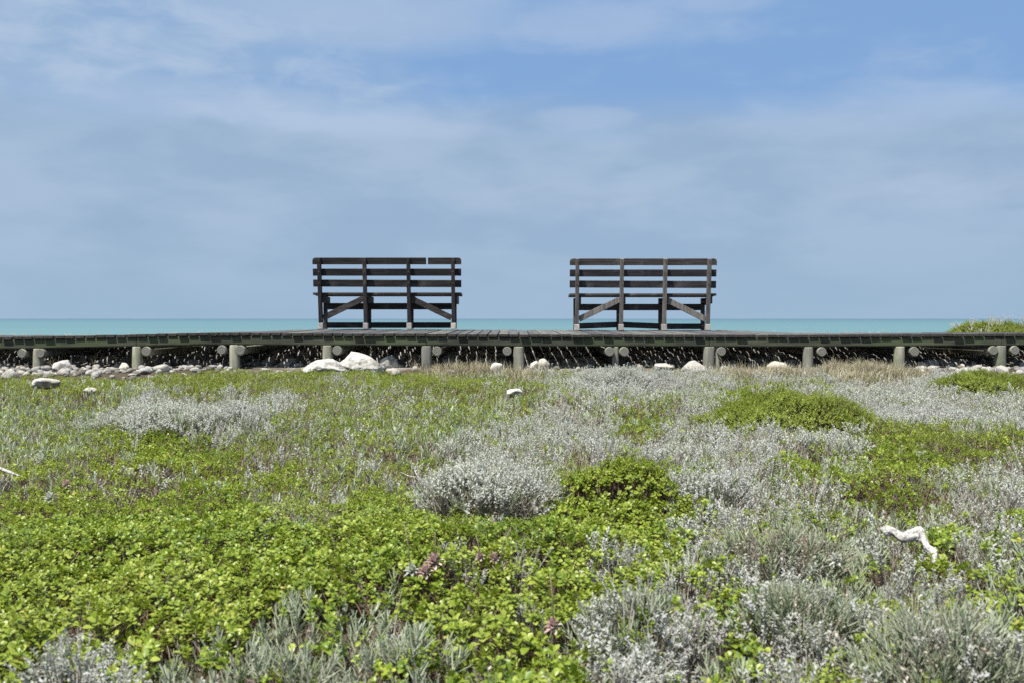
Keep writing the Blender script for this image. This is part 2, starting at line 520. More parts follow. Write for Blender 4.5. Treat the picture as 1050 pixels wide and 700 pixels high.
def sprig(hi, stems=5, n=13, h=0.08, L=0.0105, W=0.0052):
    t = T()
    for s in range(stems):
        az0 = s * 2 * PI / stems + R_.uniform(-.5, .5); la = R_.uniform(0.1, 0.6); hh = h * R_.uniform(0.7, 1.15)
        tip = Vector((math.cos(az0) * la * hh, math.sin(az0) * la * hh, hh))
        mid = tip * 0.5 + Vector((R_.uniform(-.006, .006), R_.uniform(-.006, .006), 0))
        stick(t, [(0, 0, -0.05), mid, tip], 0.0016, 0.0009, hi)
        for i in range(n):
            f = (i / (n - 1)) ** 0.7
            b = mid.lerp(tip, f) if f > 0.05 else mid
            az = i * 2.39996 + R_.uniform(-.4, .4); el = math.radians(R_.uniform(5, 50) + 25 * f)
            l = L * R_.uniform(0.7, 1.15)
            leaf(t, b, az, el, l, W * R_.uniform(0.8, 1.2), R_.uniform(-0.2, 0.7), R_.uniform(0.2, 0.6), hi, [0.25, 0.85, 0.95, 0.3])
    return t.fin()


def twig(hi, h=0.10, n=7, leaves=7):
    t = T()
    for i in range(n):
        az = R_.uniform(0, 2 * PI); el = math.radians(R_.uniform(25, 85)); l = h * R_.uniform(0.5, 1.1)
        d = Vector((math.cos(az) * math.cos(el), math.sin(az) * math.cos(el), math.sin(el)))
        a = Vector((0, 0, -0.04)); m = a + d * l * 0.6 + Vector((R_.uniform(-.01, .01), R_.uniform(-.01, .01), 0.01)); e = m + (d + Vector((0, 0, .5))).normalized() * l * 0.5
        stick(t, [a, m, e], 0.0013, 0.0006, hi)
        for k in range(2):
            az2 = az + R_.uniform(-1.3, 1.3); el2 = el + R_.uniform(-.4, .5)
            d2 = Vector((math.cos(az2) * math.cos(el2), math.sin(az2) * math.cos(el2), math.sin(el2)))
            stick(t, [m, m + d2 * l * 0.22, m + d2 * l * 0.4 + Vector((0, 0, .006))], 0.0009, 0.0005, hi, 0)
        for k in range(leaves // 3):
            leaf(t, m.lerp(e, R_.uniform(0, 1)), R_.uniform(0, 6.28), R_.uniform(0, 1.2), 0.009, 0.004, 0.4, 0.3, hi)
    return t.fin()


def tuft(hi, n=16, h=0.16):
    t = T()
    for i in range(n):
        az = R_.uniform(0, 2 * PI); sp = R_.uniform(0.05, 0.75); l = h * R_.uniform(0.5, 1.15)
        d = Vector((math.cos(az), math.sin(az), 0)); b = d * R_.uniform(0, 0.02) + Vector((0, 0, -0.03))
        m = b + d * sp * l * 0.3 + Vector((0, 0, l * 0.6)); e = m + d * sp * l * 0.55 + Vector((0, 0, l * 0.36 * (1 - sp)))
        s = Vector((-d.y, d.x, 0)) * 0.0016
        t.add([b - s, b + s, m + s * 0.8, m - s * 0.8, e + s * .25, e - s * .25], [(0, 1, 2, 3), (3, 2, 4, 5)])
    return t.fin()


TEMPL = {}
for hi in (True, False):
    k = 'hi' if hi else 'lo'
    TEMPL['G' + k] = [rosette(hi, R_.choice([7, 8, 9, 10])) for _ in range(6)]
    TEMPL['B' + k] = [rosette(hi, R_.choice([6, 7, 8, 9]), 0.0205, 0.0135, 0.017) for _ in range(6)]
    TEMPL['O' + k] = [rosette(hi, R_.choice([8, 10, 11]), 0.012, 0.0062, 0.022) for _ in range(6)]
    TEMPL['C' + k] = [fingers(hi) if i % 2 else fingers(hi, 17, 0.027, 0.0014, 0.055) for i in range(6)]
    TEMPL['S' + k] = [sprig(hi, 6, 16, 0.075, 0.0082, 0.0036) if hi else sprig(hi) for _ in range(6)]
    TEMPL['T' + k] = [twig(hi) for _ in range(6)]
    TEMPL['D' + k] = [tuft(hi) for _ in range(5)]


class Cloud:
    """collects placed plant pieces into one quad mesh"""
    def __init__(self): self.v = []; self.f = []; self.r = []; self.s = []; self.n = 0
    def place(self, templs, P, N, S, tone=None):
        n = len(P)
        if n == 0: return
        which = rng.integers(0, len(templs), n)
        for ti, (TV, TF, TI, TS) in enumerate(templs):
            m = which == ti; c = int(m.sum())
            if c == 0: continue
            p, nn, s = P[m], N[m], S[m]
            nn = nn / np.linalg.norm(nn, axis=1, keepdims=True)
            yaw = rng.uniform(0, 2 * np.pi, c)
            ref = np.stack([np.cos(yaw), np.sin(yaw), np.zeros(c)], 1)
            x = ref - nn * (ref * nn).sum(1, keepdims=True); x /= np.linalg.norm(x, axis=1, keepdims=True)
            y = np.cross(nn, x)
            Rm = np.stack([x, y, nn], 2)
            W = np.einsum('nij,kj->nki', Rm, TV) * s[:, None, None] + p[:, None, :]
            k = len(TV)
            self.v.append(W.reshape(-1, 3))
            self.f.append((TF[None] + (np.arange(c) * k)[:, None, None] + self.n).reshape(-1, 4))
            base = rng.uniform(0, 1, c) if tone is None else tone[m]
            lr = np.mod(TI[None, :] + rng.uniform(0, 1, c)[:, None], 1.0)
            self.r.append(np.clip(0.55 * lr + 0.45 * base[:, None], 0, 1).ravel())
            self.s.append(np.tile(TS, c))
            self.n += c * k
    def mesh(self, name):
        return quad_mesh(name, np.concatenate(self.v), np.concatenate(self.f), np.concatenate(self.r), np.concatenate(self.s))


def tilt_normals(n, amt):
    N = np.zeros((n, 3)); N[:, 2] = 1
    N[:, :2] = rng.normal(0, amt, (n, 2))
    return N


# --------------------------------------------------------------- where each kind of plant grows
ROWS = [383, 392, 402, 414, 428, 444, 462, 482, 505, 530, 560, 595, 635, 680]
GRID = [
    "PPOOOOOOOOTOOOOOOODTDDTSSSSSSSDDSSDDDDSPPPDD",
    "OOOOOOOOOOOOOTTOOOOOMMMTSSSSSSMSMSSSDSSSOOOD",
    "COTOOCSOOOTTTTMMMMOMMTSTSSSMCSGGGGSSSSSSSOOO",
    "CCCTCCSSSSSSTTMMMMMMMMTSSMCSCOOOOOOSSSSSSSSS",
    "CCCCCCSSSSSSTTTMCCCCCMMSCMGSSOOOOOSGOGOSSSSS",
    "CCCCGGGGTSSTTMMCCCCCSSSSSSMSSSSSSSSSOGOOOGSS",
    "CCCGGGGGGTTTMMMCCTSSSSTSSTSSSSSSGGSSGGGOGOGS",
    "TTTTTTTTGGGGGMMTGGTSSSTTSGGGGSSSTTGGGGGOTTGGG",
    "GGGGGGGGGGTTTTTGTTSSSTTGGGGGGSSSMMTTGMMTTSGGG",
    "GGGGGGGGGGGGGGGGGGTTSTGGGGGGSSSTMMMSMTTTTGGGG",
    "GGGGGGGGGGGGGGGGGGGGGGGGGSGGSOGGTCCCCTGGTTTCC",
    "GGGGGGGGGGGGGGGGGGSGGSGGGGGGSGSSTCCCTTSTGCCCC",
    "BBBBGGGGGGCCCGCCGGGGGGCCGSSSCSGSSCCSSSOOCCCCC",
    "BBBSBBCCCCCCBBCCCCBBBBBBCSSSCCBSSSSOSCCCCCBBB"]
CODE = {c: i for i, c in enumerate("GOSCTMDBP")}
GR = np.array([[CODE[c] for c in r[:42]] for r in GRID])
ROWA = np.array(ROWS, float)


def species(X, Y, Z):
    px = 525 + X / Y * F; py = HZ + (CZ - Z) / Y * F
    sc_ = 1.0
    wx = fbm(X * 2.2, Y * 2.2, 31, 3) * 75 + fbm(X * 8, Y * 8, 33, 2) * 60 + rng.normal(0, 7, len(X))
    wy = (fbm(X * 2.2, Y * 2.2, 37, 3) * 0.30 + fbm(X * 8, Y * 8, 39, 2) * 0.22 + rng.normal(0, 0.02, len(X))) * (py - HZ)
    ix = np.clip(((px + wx) / 25).astype(int), 0, 41)
    q = py + wy
    iy = np.clip(np.searchsorted((ROWA[1:] + ROWA[:-1]) / 2, q), 0, len(ROWS) - 1)
    return GR[iy, ix]


SHRUBS = []    # (X, Y, rx, ry) of plants that are things of their own: the cover keeps out


def ground_from_px(px, py, off=0.0):
    d = 0.58 * F / (py - HZ)
    for _ in range(6):
        z = float(canopy(np.array([(px - 525) / F * d]), np.array([d]))[0]) + off
        d = 0.5 * d + 0.5 * (CZ - z) * F / (py - HZ)
    return (px - 525) / F * d, d, float(canopy(np.array([(px - 525) / F * d]), np.array([d]))[0])


MATOF = dict(G='G', O='O', S='S', C='C', T='T', D='D', B='G')


def dome_points(n, X, Y, rx, ry, h, zb, seed):
    u = rng.uniform(0, 1, n); th = rng.uniform(0, 2 * np.pi, n)
    rr = np.sqrt(u)
    lump = (1 + 0.75 * fbm(np.cos(th) * 2.1 + seed, np.sin(th) * 2.1, seed, 3)) * rng.uniform(0.9, 1.13, n)
    x = rr * np.cos(th) * rx * lump; y = rr * np.sin(th) * ry * lump
    prof = np.sqrt(np.clip(1 - rr ** 2.2, 0, 1))
    zz = h * prof * (1 + 1.1 * fbm((X + x) * 7, (Y + y) * 7, seed, 3)) * rng.uniform(0.72, 1.03, n) ** 1.0
    P = np.stack([X + x, Y + y, zb + zz], 1)
    nrm = np.stack([x / rx * 0.9, y / ry * 0.9, 0.35 + prof], 1)
    nrm[:, :2] += rng.normal(0, 0.25, (n, 2))
    return P, nrm


def shrub(name, px, py, wpx, hpx, recipe, label, cat, group=None, depth=0.75, d=None, zb=None, lod=None, mat=None, size=1.0, stems=True):
    """one bush; py is its foot row, wpx/hpx its width and height in the photo; recipe = [(species, share of pieces)]"""
    if d is None:
        X, Y, Z = ground_from_px(px, py)
        zb = Z - 0.05
    else:
        Y = d; X = (px - 525) / F * d
    ry = wpx / F * Y * 0.5 * depth
    Y = Y + ry * 0.55; X = (px - 525) / F * Y
    rx = wpx / F * Y * 0.5; ry = rx * depth
    th = {'G': .012, 'B': .015, 'O': .02, 'C': .075, 'S': .075, 'T': .08, 'D': .13}[recipe[0][0]] * size
    h = max(0.03, 0.8 * hpx / F * Y - 0.75 * th) + 0.05
    if d is None: zb = float(canopy(np.array([X]), np.array([Y]))[0]) - 0.05
    SHRUBS.append((X, Y, rx * 0.92, ry * 0.92))
    root = empty(name, (X, Y, zb))
    lod = lod or ('hi' if Y < 3.3 else 'lo')
    seed = len(SHRUBS) + 40
    area = PI * rx * ry + PI * (rx + ry) * 0.7 * h
    mats = {}
    for sp, dens in recipe:
        step = {'G': .021, 'B': .03, 'O': .0155, 'C': .030, 'S': .032, 'T': .040, 'D': .035}[sp] * size
        n = int(area / step ** 2 * dens)
        P, N = dome_points(n, 0, 0, rx, ry, h, 0.0, seed)
        mats.setdefault(mat or MATOF[sp], Cloud()).place(TEMPL[sp + lod], P - np.array([0, 0, 0.02]), N + np.array([0, 0, 0.5]), rng.uniform(0.8, 1.2, n) * size)
    for i, (mk, cl) in enumerate(mats.items()):
        nm = 'foliage' if mk in 'GOSC' else ('blades' if mk == 'D' else 'twigs')
        link_mesh(nm, cl.mesh(nm), M[mk], root)
    if stems:
        bm = bmesh.new()
        for k in range(9):
            a = random.uniform(0, 2 * PI); f = random.uniform(.3, .8)
            e = Vector((math.cos(a) * rx * f, math.sin(a) * ry * f, h * (0.8 - 0.4 * f)))
            bm_tube(bm, [(0, 0, -0.04), e * 0.5 + Vector((0, 0, h * 0.15)), e], [0.006, 0.004, 0.002], 5)
        bm_obj('stems', bm, M['driftwood'] if 'S' in mats else M['bolt'], root, smooth=True)
    tag(root, label, cat, group)
    return root


# --------------------------------------------------------------- rocks
def rock_mesh(seed, s, sub=3, amp=0.28, flat=0.0):
    bm = bmesh.new()
    bmesh.ops.create_icosphere(bm, subdivisions=sub, radius=1.0)
    o = Vector((seed * 3.7, seed * 1.9, seed * 5.3))
    pr = random.Random(seed * 13 + 1)
    planes = []
    for j in range(int(9 + 14 * amp / 0.28)):
        a = Vector((pr.gauss(0, 1), pr.gauss(0, 1), pr.gauss(0.15, 0.9))).normalized()
        planes.append((a, pr.uniform(0.62, 0.9) if amp > 0.17 else pr.uniform(0.82, 0.97)))
    for v in bm.verts:
        p = v.co.normalized()
        k = 1 + 0.6 * amp * mnoise.fractal(p * 1.1 + o, 0.9, 2.0, 3)
        for a, dd in planes:
            q = p.dot(a)
            if q > 0.05: k = min(k, dd / q + 0.02)
        k += 0.10 * amp * mnoise.fractal(p * 4.5 + o, 0.8, 2.0, 4)
        v.co = Vector((p.x * k * s[0] * 1.15, p.y * k * s[1] * 1.15, p.z * k * s[2] * 1.15))
    me = bpy.data.meshes.new('rock'); bm.to_mesh(me); bm.free()
    me.polygons.foreach_set('use_smooth', [True] * len(me.polygons))
    return me


ROCKS = []


def rock(name, px, py, wpx, hpx, label, mat='rock', d=None, group=None, depth=0.8, seed=1, rot=0.0, sink=0.3, sub=4, amp=0.28, peak=0.0, lean=0.0):
    """py = foot row"""
    if d is None: X, Y, Z = ground_from_px(px, py)
    else: X, Y = (px - 525) / F * d, d
    Z = CZ - (py - HZ) / F * Y
    w = wpx / F * Y / 2; h = hpx / F * Y
    me = rock_mesh(seed, (w, w * depth, h * (0.5 + sink * 0.5)), sub, amp)
    if peak or lean:
        for v in me.vertices:
            q = v.co.z / (h * 0.65); k = 1 - peak * max(q, -0.3)
            v.co.x = v.co.x * k + lean * w * q; v.co.y *= k
        me.update()
    o = link_mesh(name, me, M[mat], None, (X, Y, Z + h * (0.5 - sink * 0.5)))
    o.rotation_euler = (0, 0, 0)
    ROCKS.append((X, Y, w * 0.9, w * depth * 0.9))
    tag(o, label, 'rock' if wpx > 16 else 'stone', group)
    return o


# --------------------------------------------------------------- boardwalk
FRONT = 10.2
_zx = [(-800, 345.6), (0, 345.5), (100, 343.7), (170, 342.2), (210, 341.2), (335, 341.8), (525, 342.9), (735, 343.1), (830, 343.4), (950, 342.6), (1050, 341.8), (1900, 341.8)]
_zX = np.array([(p - 525) / F * FRONT for p, _ in _zx]); _zZ = np.array([CZ - (q - HZ) / F * FRONT for _, q in _zx])


def deck_z(X): return float(np.interp(X, _zX, _zZ))
def deck_depth(X):     # platform behind the benches, a footpath either side
    return 2.6


X0, X1 = -8.2, 8.2
PT = 0.028            # plank thickness
BH = 0.086            # beam height


def deck_slope(X): return -0.011 + 0.017 * float(sstep(-3.4, -2.2, X) * (1 - sstep(2.6, 3.6, X)))


def build_boardwalk():
    root = empty('boardwalk', (0, FRONT, 0))
    inv = Vector((0, -FRONT, 0))
    bm = bmesh.new()
    x = X0
    pr = random.Random(21)
    while x < X1:
        w = 0.0892 + pr.uniform(-0.003, 0.003); gap = 0.0138 + pr.uniform(-0.003, 0.003)
        if pr.random() < 0.28: gap, w = 0.007, w + 0.010
        dz = pr.uniform(-0.003, 0.003); L = deck_depth(x) + pr.uniform(-0.03, 0.03); y0 = pr.uniform(-0.008, 0.008) 
        sl = deck_slope(x) + pr.uniform(-.001, .001)
        z = deck_z(x) - PT / 2 + dz
        rot = Matrix.Rotation(math.atan(sl), 3, 'X') @ Matrix.Rotation(pr.uniform(-0.012, 0.012), 3, 'Y')
        bm_box(bm, (x + w / 2, y0 + L / 2, z + sl * L / 2), (w, L, PT), rot, 0.004)
        x += w + gap
    for f in bm.faces:
        f.normal_update()
        if f.normal.y < -0.8: f.material_index = 1
    bm_obj('deck_planks', bm, [M['plank'], M['plank_end']], root)
    posts = [-400, -300, -200, -100, -64, 37, 139, 239, 335, 437, 532, 632, 728, 830, 924, 1028, 1128, 1228]
    logs = {37: [22, 42], 139: [149.5], 239: [227, 246.5], 335: [345.5], 437: [448], 532: [520], 632: [625, 640], 728: [740], 830: [843],
            924: [938], 1028: [1019, 1041], -64: [-53], 1128: [1138], 1228: [1240]}
    posts = [p for p in posts if abs((p - 525) / F * FRONT) < 7.4]
    xs = [(p - 525) / F * FRONT for p in posts]
    # long beams under the plank ends (front and back), laid in lengths that meet over the posts
    for back in (False, True):
        i = 0
        ends = [X0] + xs[1::3] + [X1]
        for a, b in zip(ends[:-1], ends[1:]):
            bm = bmesh.new()
            n = max(2, int((b - a) / 0.5))
            for k in range(n):
                xa = a + 0.003 + (b - a - 0.006) * k / n; xb = a + 0.003 + (b - a - 0.006) * (k + 1) / n
                ya = 0.022 + 0.028 if not back else deck_depth(xa) - 0.06
                yb = 0.022 + 0.028 if not back else deck_depth(xb) - 0.06
                za = deck_z(xa) + deck_slope(xa) * ya - PT - 0.004 - BH / 2; zb = deck_z(xb) + deck_slope(xb) * yb - PT - 0.004 - BH / 2
                pts = [(xa, ya, za), (xb, yb, zb)]
                if k == 0: P = [pts[0]]
                P.append(pts[1])
            rings = []
            for (bx, by, bz) in P:
                prof = [(-.028, -.5), (-.031, -.38), (-.031, .4), (-.026, .5), (.026, .5), (.031, .4), (.031, -.38), (.026, -.5)]
                wob = 0.004 * mnoise.noise(Vector((bx * 2.0, by, 3.0)))
                rings.append([bm.verts.new((bx, by + q[0] + wob, bz + q[1] * BH)) for q in prof])
            for r0, r1 in zip(rings[:-1], rings[1:]):
                for k in range(8):
                    bm.faces.new((r0[k], r0[(k + 1) % 8], r1[(k + 1) % 8], r1[k]))
            bm.faces.new(rings[0]); bm.faces.new(rings[-1][::-1])
            bm_obj('beam', bm, M['beam'], root)
    for p, X in zip(posts, xs):
        zt = deck_z(X) - PT - 0.004 - BH - 0.002
        D = deck_depth(X)
        for back in (False, True):
            Y = 0.055 if not back else D - 0.06
            zz = zt + deck_slope(X) * Y
            r = 0.054 + random.uniform(-.004, .004)
            if p in (632,) and not back: r = 0.036
            bm = bmesh.new()
            bm_tube(bm, [(X + random.uniform(-.02, .02), Y + random.uniform(-.01, .01), -0.35), (X + random.uniform(-.006, .006), Y, 0.05), (X, Y, zz - 0.01), (X, Y, zz)], [r * 1.05, r * 1.02, r, r * 0.96], 16, 0.05)
            o = bm_obj('post', bm, M['post'], root, smooth=False)
            o.data.polygons.foreach_set('use_smooth', [len(f.vertices) == 4 for f in o.data.polygons])
        if p == 728:      # a thin stake driven in beside this post
            bm = bmesh.new()
            bm_tube(bm, [(X + .092, 0.05, -0.3), (X + .088, 0.05, 0.05), (X + .080, 0.055, zt - .003)], [0.024, 0.022, 0.02], 12, 0.05)
            bm_obj('stake', bm, M['post'], root)
        for lp in logs.get(p, []):
            lx = (lp - 525) / F * FRONT; rl = 0.047 + random.uniform(-.003, .003)
            lz = deck_z(lx) - PT - 0.004 - BH - 0.003 - rl
            near = (lp - p)
            y0 = -0.02 if abs(near) < 9 or p == 632 else 0.0
            bm = bmesh.new()
            pts = [(0, y0 - 0.0, 0), (0, y0 + 0.012, 0), (0, 0.6, 0.0), (0, D - 0.02, deck_slope(X) * D)]
            caps = bm_tube(bm, pts, [rl * 0.93, rl, rl, rl * 1.04], 18, 0.04)
            for c in caps: c.material_index = 1
            o = bm_obj('cross_log', bm, [M['post'], M['logend']], root, (lx, 0, lz))
            o.data.polygons.foreach_set('use_smooth', [len(f.vertices) == 4 for f in o.data.polygons])
    tag(root, 'long low weathered boardwalk on round wooden posts', 'boardwalk')


# --------------------------------------------------------------- benches
def build_bench(px0, px1, ytop, yfoot, Yb, mats, broken, label, tilt_rails):
    """px0..px1 slat ends; Yb depth of the backrest posts at seat height"""
    slat_m, post_m = mats
    s = F / Yb
    cx = ((px0 + px1) / 2 - 525) / s
    W = (px1 - px0) / s
    z0 = CZ - (yfoot - HZ) / s
    H = (yfoot - ytop) / s            # 0.84
    root = empty('park_bench', (cx, Yb, z0))
    lean = 0.16                        # post lean per metre of height, away from the seat
    def py_(z): return -lean * (z - 0.43)
    offs = [(-0.5 * W + 0.087), -W * 0.147, W * 0.147, 0.5 * W - 0.095]
    pw, pt = 0.042, 0.072
    hz = lambda q: (yfoot - q) / s
    # backrest boards on the sea side of the posts
    R = Matrix.Rotation(math.atan(lean), 3, 'X')
    bm = bmesh.new()
    rows = [(ytop, ytop + 6.9), (ytop + 11.2, ytop + 18.5), (ytop + 22.6, ytop + 29.9)]
    for i, (a, b) in enumerate(rows):
        zc = hz((a + b) / 2); hh = (b - a) / s
        y = py_(zc) + pt / 2 + 0.014
        spans = [(-W / 2, W / 2)]
        if i == 0 and broken:
            xb = -W / 2 + W * 0.764
            spans = [(-W / 2, xb), (xb + 0.022, W / 2)]
        for j, (xa, xb_) in enumerate(spans):
            if i == 0:        # rounded upper corners of the top board
                rc = 0.035
                prof = []
                for (sx, xe, rnd_) in ((-1, xa, xa < -W / 2 + .01), (1, xb_, xb_ > W / 2 - .01)):
                    arc = [(xe, -hh / 2)] + ([(xe - sx * rc * (1 - math.cos(t)), hh / 2 - rc + rc * math.sin(t)) for t in (0, .4, .8, 1.2, PI / 2)] if rnd_ else [(xe, hh / 2)])
                    prof += arc if sx < 0 else arc[::-1]
                fr = [bm.verts.new(R @ Vector((q, -0.012, r)) + Vector((0, y, zc))) for q, r in prof]
                bk = [bm.verts.new(R @ Vector((q, 0.012, r)) + Vector((0, y, zc))) for q, r in prof]
                bm.faces.new(fr); bm.faces.new(bk[::-1])
                for q in range(len(fr)): bm.faces.new((fr[q], bk[q], bk[(q + 1) % len(fr)], fr[(q + 1) % len(fr)]))
                continue
            bm_box(bm, ((xa + xb_) / 2, y, zc), (xb_ - xa - 0.002, 0.024, hh), R @ Matrix.Rotation(0.004 * (i - 1), 3, 'Y'), 0.004)
    bm_obj('backrest', bm, slat_m, root)
    # seat boards
    bm = bmesh.new()
    zs = hz(ytop + 35.8)
    for k in range(4):
        bm_box(bm, (0, 0.055 + k * 0.098, zs - 0.012 - 0.004 * k), (W - 0.01 * (k % 2), 0.088, 0.028), None, 0.004)
    bm_obj('seat', bm, slat_m, root)
    fd = 0.36        # front legs
    for i, ox in enumerate(offs):
        bm = bmesh.new()
        zf = 0.075
        bm_bar(bm, (ox, py_(zf) , zf), (ox, py_(H - 0.004), H - 0.004), pw, pt, 0.004, Vector((0, 1, 0)))
        o = bm_obj('rear_post', bm, post_m, root)
        for (a, b) in rows:
            zz = hz((a + b) / 2); yy = py_(zz) - pt / 2
            bm = bmesh.new()
            bm_tube(bm, [(ox, yy + 0.004, zz), (ox, yy - 0.006, zz + 0.001)], [0.0065, 0.0055], 8)
            bm_obj('bolt', bm, M['bolt'], o)
        bm = bmesh.new()
        bm_box(bm, (ox, py_(0.0375), 0.0380), (pw + 0.016, pt + 0.02, 0.074), None, 0.006)
        bm_obj('foot', bm, M['foot'], o)
        bm = bmesh.new()
        bm_box(bm, (ox - 0.001, fd, (zs - 0.05) / 2 + 0.001), (pw, 0.07, zs - 0.05), None, 0.004)
        bm_obj('front_leg', bm, slat_m, root)
        bm = bmesh.new()
        bm_bar(bm, (ox + (pw + .026) / 2 + .001, 0.01, zs - 0.075), (ox + (pw + .026) / 2 + .001, fd + 0.05, zs - 0.09), 0.026, 0.085, 0.003)
        bm_obj('seat_bearer', bm, slat_m, root)
    # rails along the front legs
    bm = bmesh.new()
    bm_box(bm, (0, fd - 0.052, hz(ytop + 49.5)), (offs[3] - offs[0] - 0.01, 0.03, 0.078), None, 0.004)
    bm_obj('front_rail', bm, slat_m, root)
    for i in range(3):
        a, b = offs[i] + 0.023, offs[i + 1] - 0.023
        ta, tb = tilt_rails[i]
        bm = bmesh.new()
        bm_bar(bm, (a, fd - 0.002, 0.047 + ta), (b, fd - 0.002, 0.047 + tb), 0.04, 0.07, 0.004)
        bm_obj('lower_rail', bm, slat_m, root)
    # diagonal braces between the outer and inner posts
    for sgn, (o_, i_) in ((-1, (offs[0], offs[1])), (1, (offs[3], offs[2]))):
        bm = bmesh.new()
        za, zb = 0.135, 0.365
        bm_bar(bm, (o_ - sgn * 0.024, py_(za) + pt / 2 - 0.02, za), (i_ + sgn * 0.024, py_(zb) + pt / 2 - 0.02, zb), 0.03, 0.068, 0.004)
        bm_obj('brace', bm, post_m if post_m is M['bench_post_grey'] else slat_m, root)
    tag(root, label, 'bench', 'benches facing the sea')


build_boardwalk()
build_bench(320.6, 473.0, 264.4, 337.8, 12.0, (M['bench'], M['bench_post']), True,
            'dark wooden bench with a break in its top backrest board', [(0, 0), (0, 0), (0, 0)])
build_bench(584.2, 734.8, 265.3, 339.2, 11.95, (M['bench_grey'], M['bench_post_grey']), False,
            'greyer wooden bench with paler posts and an unbroken top backrest board', [(0.004, 0.022), (0.022, 0.004), (0, 0)])

# --------------------------------------------------------------- distinct shrubs
shrub('silver_shrub', 500, 520, 135, 42, [('S', 0.8), ('T', 0.6), ('C', 0.3)], 'rounded silver-grey shrub with twiggy brown base among bright green creeper', 'shrub')
shrub('silver_shrub', 190, 438, 170, 24, [('S', 0.6), ('C', 0.7)], 'long low silvery shrub in a strip behind the yellow-green creeper on the left', 'shrub')
shrub('green_shrub', 812, 434, 172, 32, [('O', 1.3)], 'broad dense olive-green cushion shrub ringed by silver leaves below the right-hand bench', 'shrub')
shrub('green_shrub', 1006, 406, 94, 21, [('O', 1.2)], 'small olive-green shrub close to the boardwalk posts at the right end', 'shrub')
shrub('leafy_shrub', 640, 510, 130, 42, [('G', 1.2)], 'bright green leafy shrub just right of the rounded silver-grey shrub', 'shrub')
shrub('silver_shrub', 722, 512, 80, 34, [('S', 0.8), ('C', 0.3)], 'white-leaved upright shrub between the leafy green shrub and the dry scrub', 'shrub')
shrub('silver_shrub', 935, 436, 150, 24, [('S', 1.0)], 'wide pale silver shrub sloping down right of the dense olive cushion', 'shrub')
shrub('silver_shrub', 640, 402, 120, 24, [('S', 1.0)], 'silver-white shrub growing against the boardwalk under the right-hand bench', 'shrub')
shrub('grey_shrub', 975, 696, 150, 64, [('C', 1.7), ('S', 0.12), ('T', 0.5)], 'large bushy grey-green shrub in the bottom right corner', 'shrub')
shrub('grey_shrub', 820, 640, 110, 55, [('C', 1.5), ('S', 0.16), ('T', 0.4)], 'grey-green shrub left of the bleached driftwood branch', 'shrub')
shrub('finger_leaved_clump', 290, 704, 130, 32, [('C', 0.42), ('G', 0.25)], 'pale finger-leaved clump at the bottom edge left of centre', 'shrub')
shrub('finger_leaved_clump', 420, 684, 110, 30, [('C', 0.32), ('G', 0.3)], 'pale spiky finger-leaved clump among big green leaves at bottom centre', 'shrub')
shrub('finger_leaved_clump', 800, 578, 130, 45, [('C', 0.7), ('T', 0.6)], 'upright finger-leaved clump with dry twigs beside the bleached driftwood', 'shrub')
shrub('silver_shrub', 655, 655, 100, 45, [('S', 0.45), ('C', 0.3), ('G', 0.35)], 'silver sprigs rising through green creeper at the lower right of centre', 'shrub')
shrub('green_shrub', 1018, 343.5, 92, 17, [('O', 1.2), ('S', 0.06)], 'yellow-green shrub on the dune beyond the right end of the boardwalk', 'shrub', d=16.0, zb=0.22, size=1.5)
shrub('silver_shrub', 82, 714, 95, 16, [('S', 0.5)], 'small silvery-white sprig rising from big green leaves at the bottom left corner', 'shrub')
# dry grass tussocks along the boardwalk
for (px, py, w, h, lab) in [(880, 386, 120, 22, 'big tan dry grass tussock in front of the boardwalk, right of the bench'),
                            (800, 387, 90, 12, 'low tan dry grass tussock between two boardwalk posts right of the bench'),
                            (752, 386, 50, 13, 'thin dry grass tuft beside the double boardwalk post under the bench end'),
                            (590, 381, 90, 10, 'wispy dry grass tuft under the gap between the benches'),
                            (480, 381, 80, 7, 'short dry grass patch under the broken bench\'s right side')]:
    shrub('grass_tussock', px, py, w, h, [('D', 0.5)], lab, 'grass tuft', 'dry grass tussocks along the boardwalk', depth=0.5, stems=False, size=0.85)

# --------------------------------------------------------------- rocks
rock('rock', 334, 381.5, 46, 15, 'long white rock lying low in front of the boardwalk, left of its peaked neighbour', depth=0.6, seed=4, d=9.95, sub=5, amp=0.36, peak=0.25)
rock('rock', 369, 380.5, 50, 21, 'peaked white boulder under the broken bench', depth=0.6, seed=9, d=10.05, sub=5, amp=0.4, peak=0.5, lean=-0.2)
rock('rock', 399, 376, 20, 12, 'small white rock just right of the peaked white boulder', seed=8, d=10.35)
rock('rock', 462, 378, 24, 11, 'smooth grey rock in the shade under the broken bench\'s right end', 'rock_grey', seed=11, d=10.6, amp=0.15)
rock('rock', 47, 396, 32, 9, 'flat white rock set in green scrub below the left end of the boardwalk', seed=13, depth=0.7)
rock('rock', 63, 381, 22, 13, 'bright white rock, largest of the cobbles beside the first post', seed=17, d=9.95)
rock('rock', 17, 387, 30, 6, 'flat pale rock at the left edge above the scrub', seed=19, d=9.7)
rock('rock', 93, 403, 14, 7, 'small round yellowish stone poking out of the scrub on the left', 'rock_buff', seed=23)
rock('rock', 527, 405, 17, 7, 'small white angular rock in scrub below the gap between the benches', seed=29)
rock('rock', 680, 380, 21, 9, 'pale stone left of the double post under the right bench', 'rock_buff', seed=31, d=10.05, amp=0.26)
rock('rock', 711, 381.5, 26, 11, 'large pale stone touching the double post under the right bench', 'rock_buff', seed=37, d=10.0, amp=0.26)
rock('rock', 797, 379, 25, 9, 'buff stone half hidden in dry grass right of the bench', 'rock_buff', seed=41, d=10.1, amp=0.26)
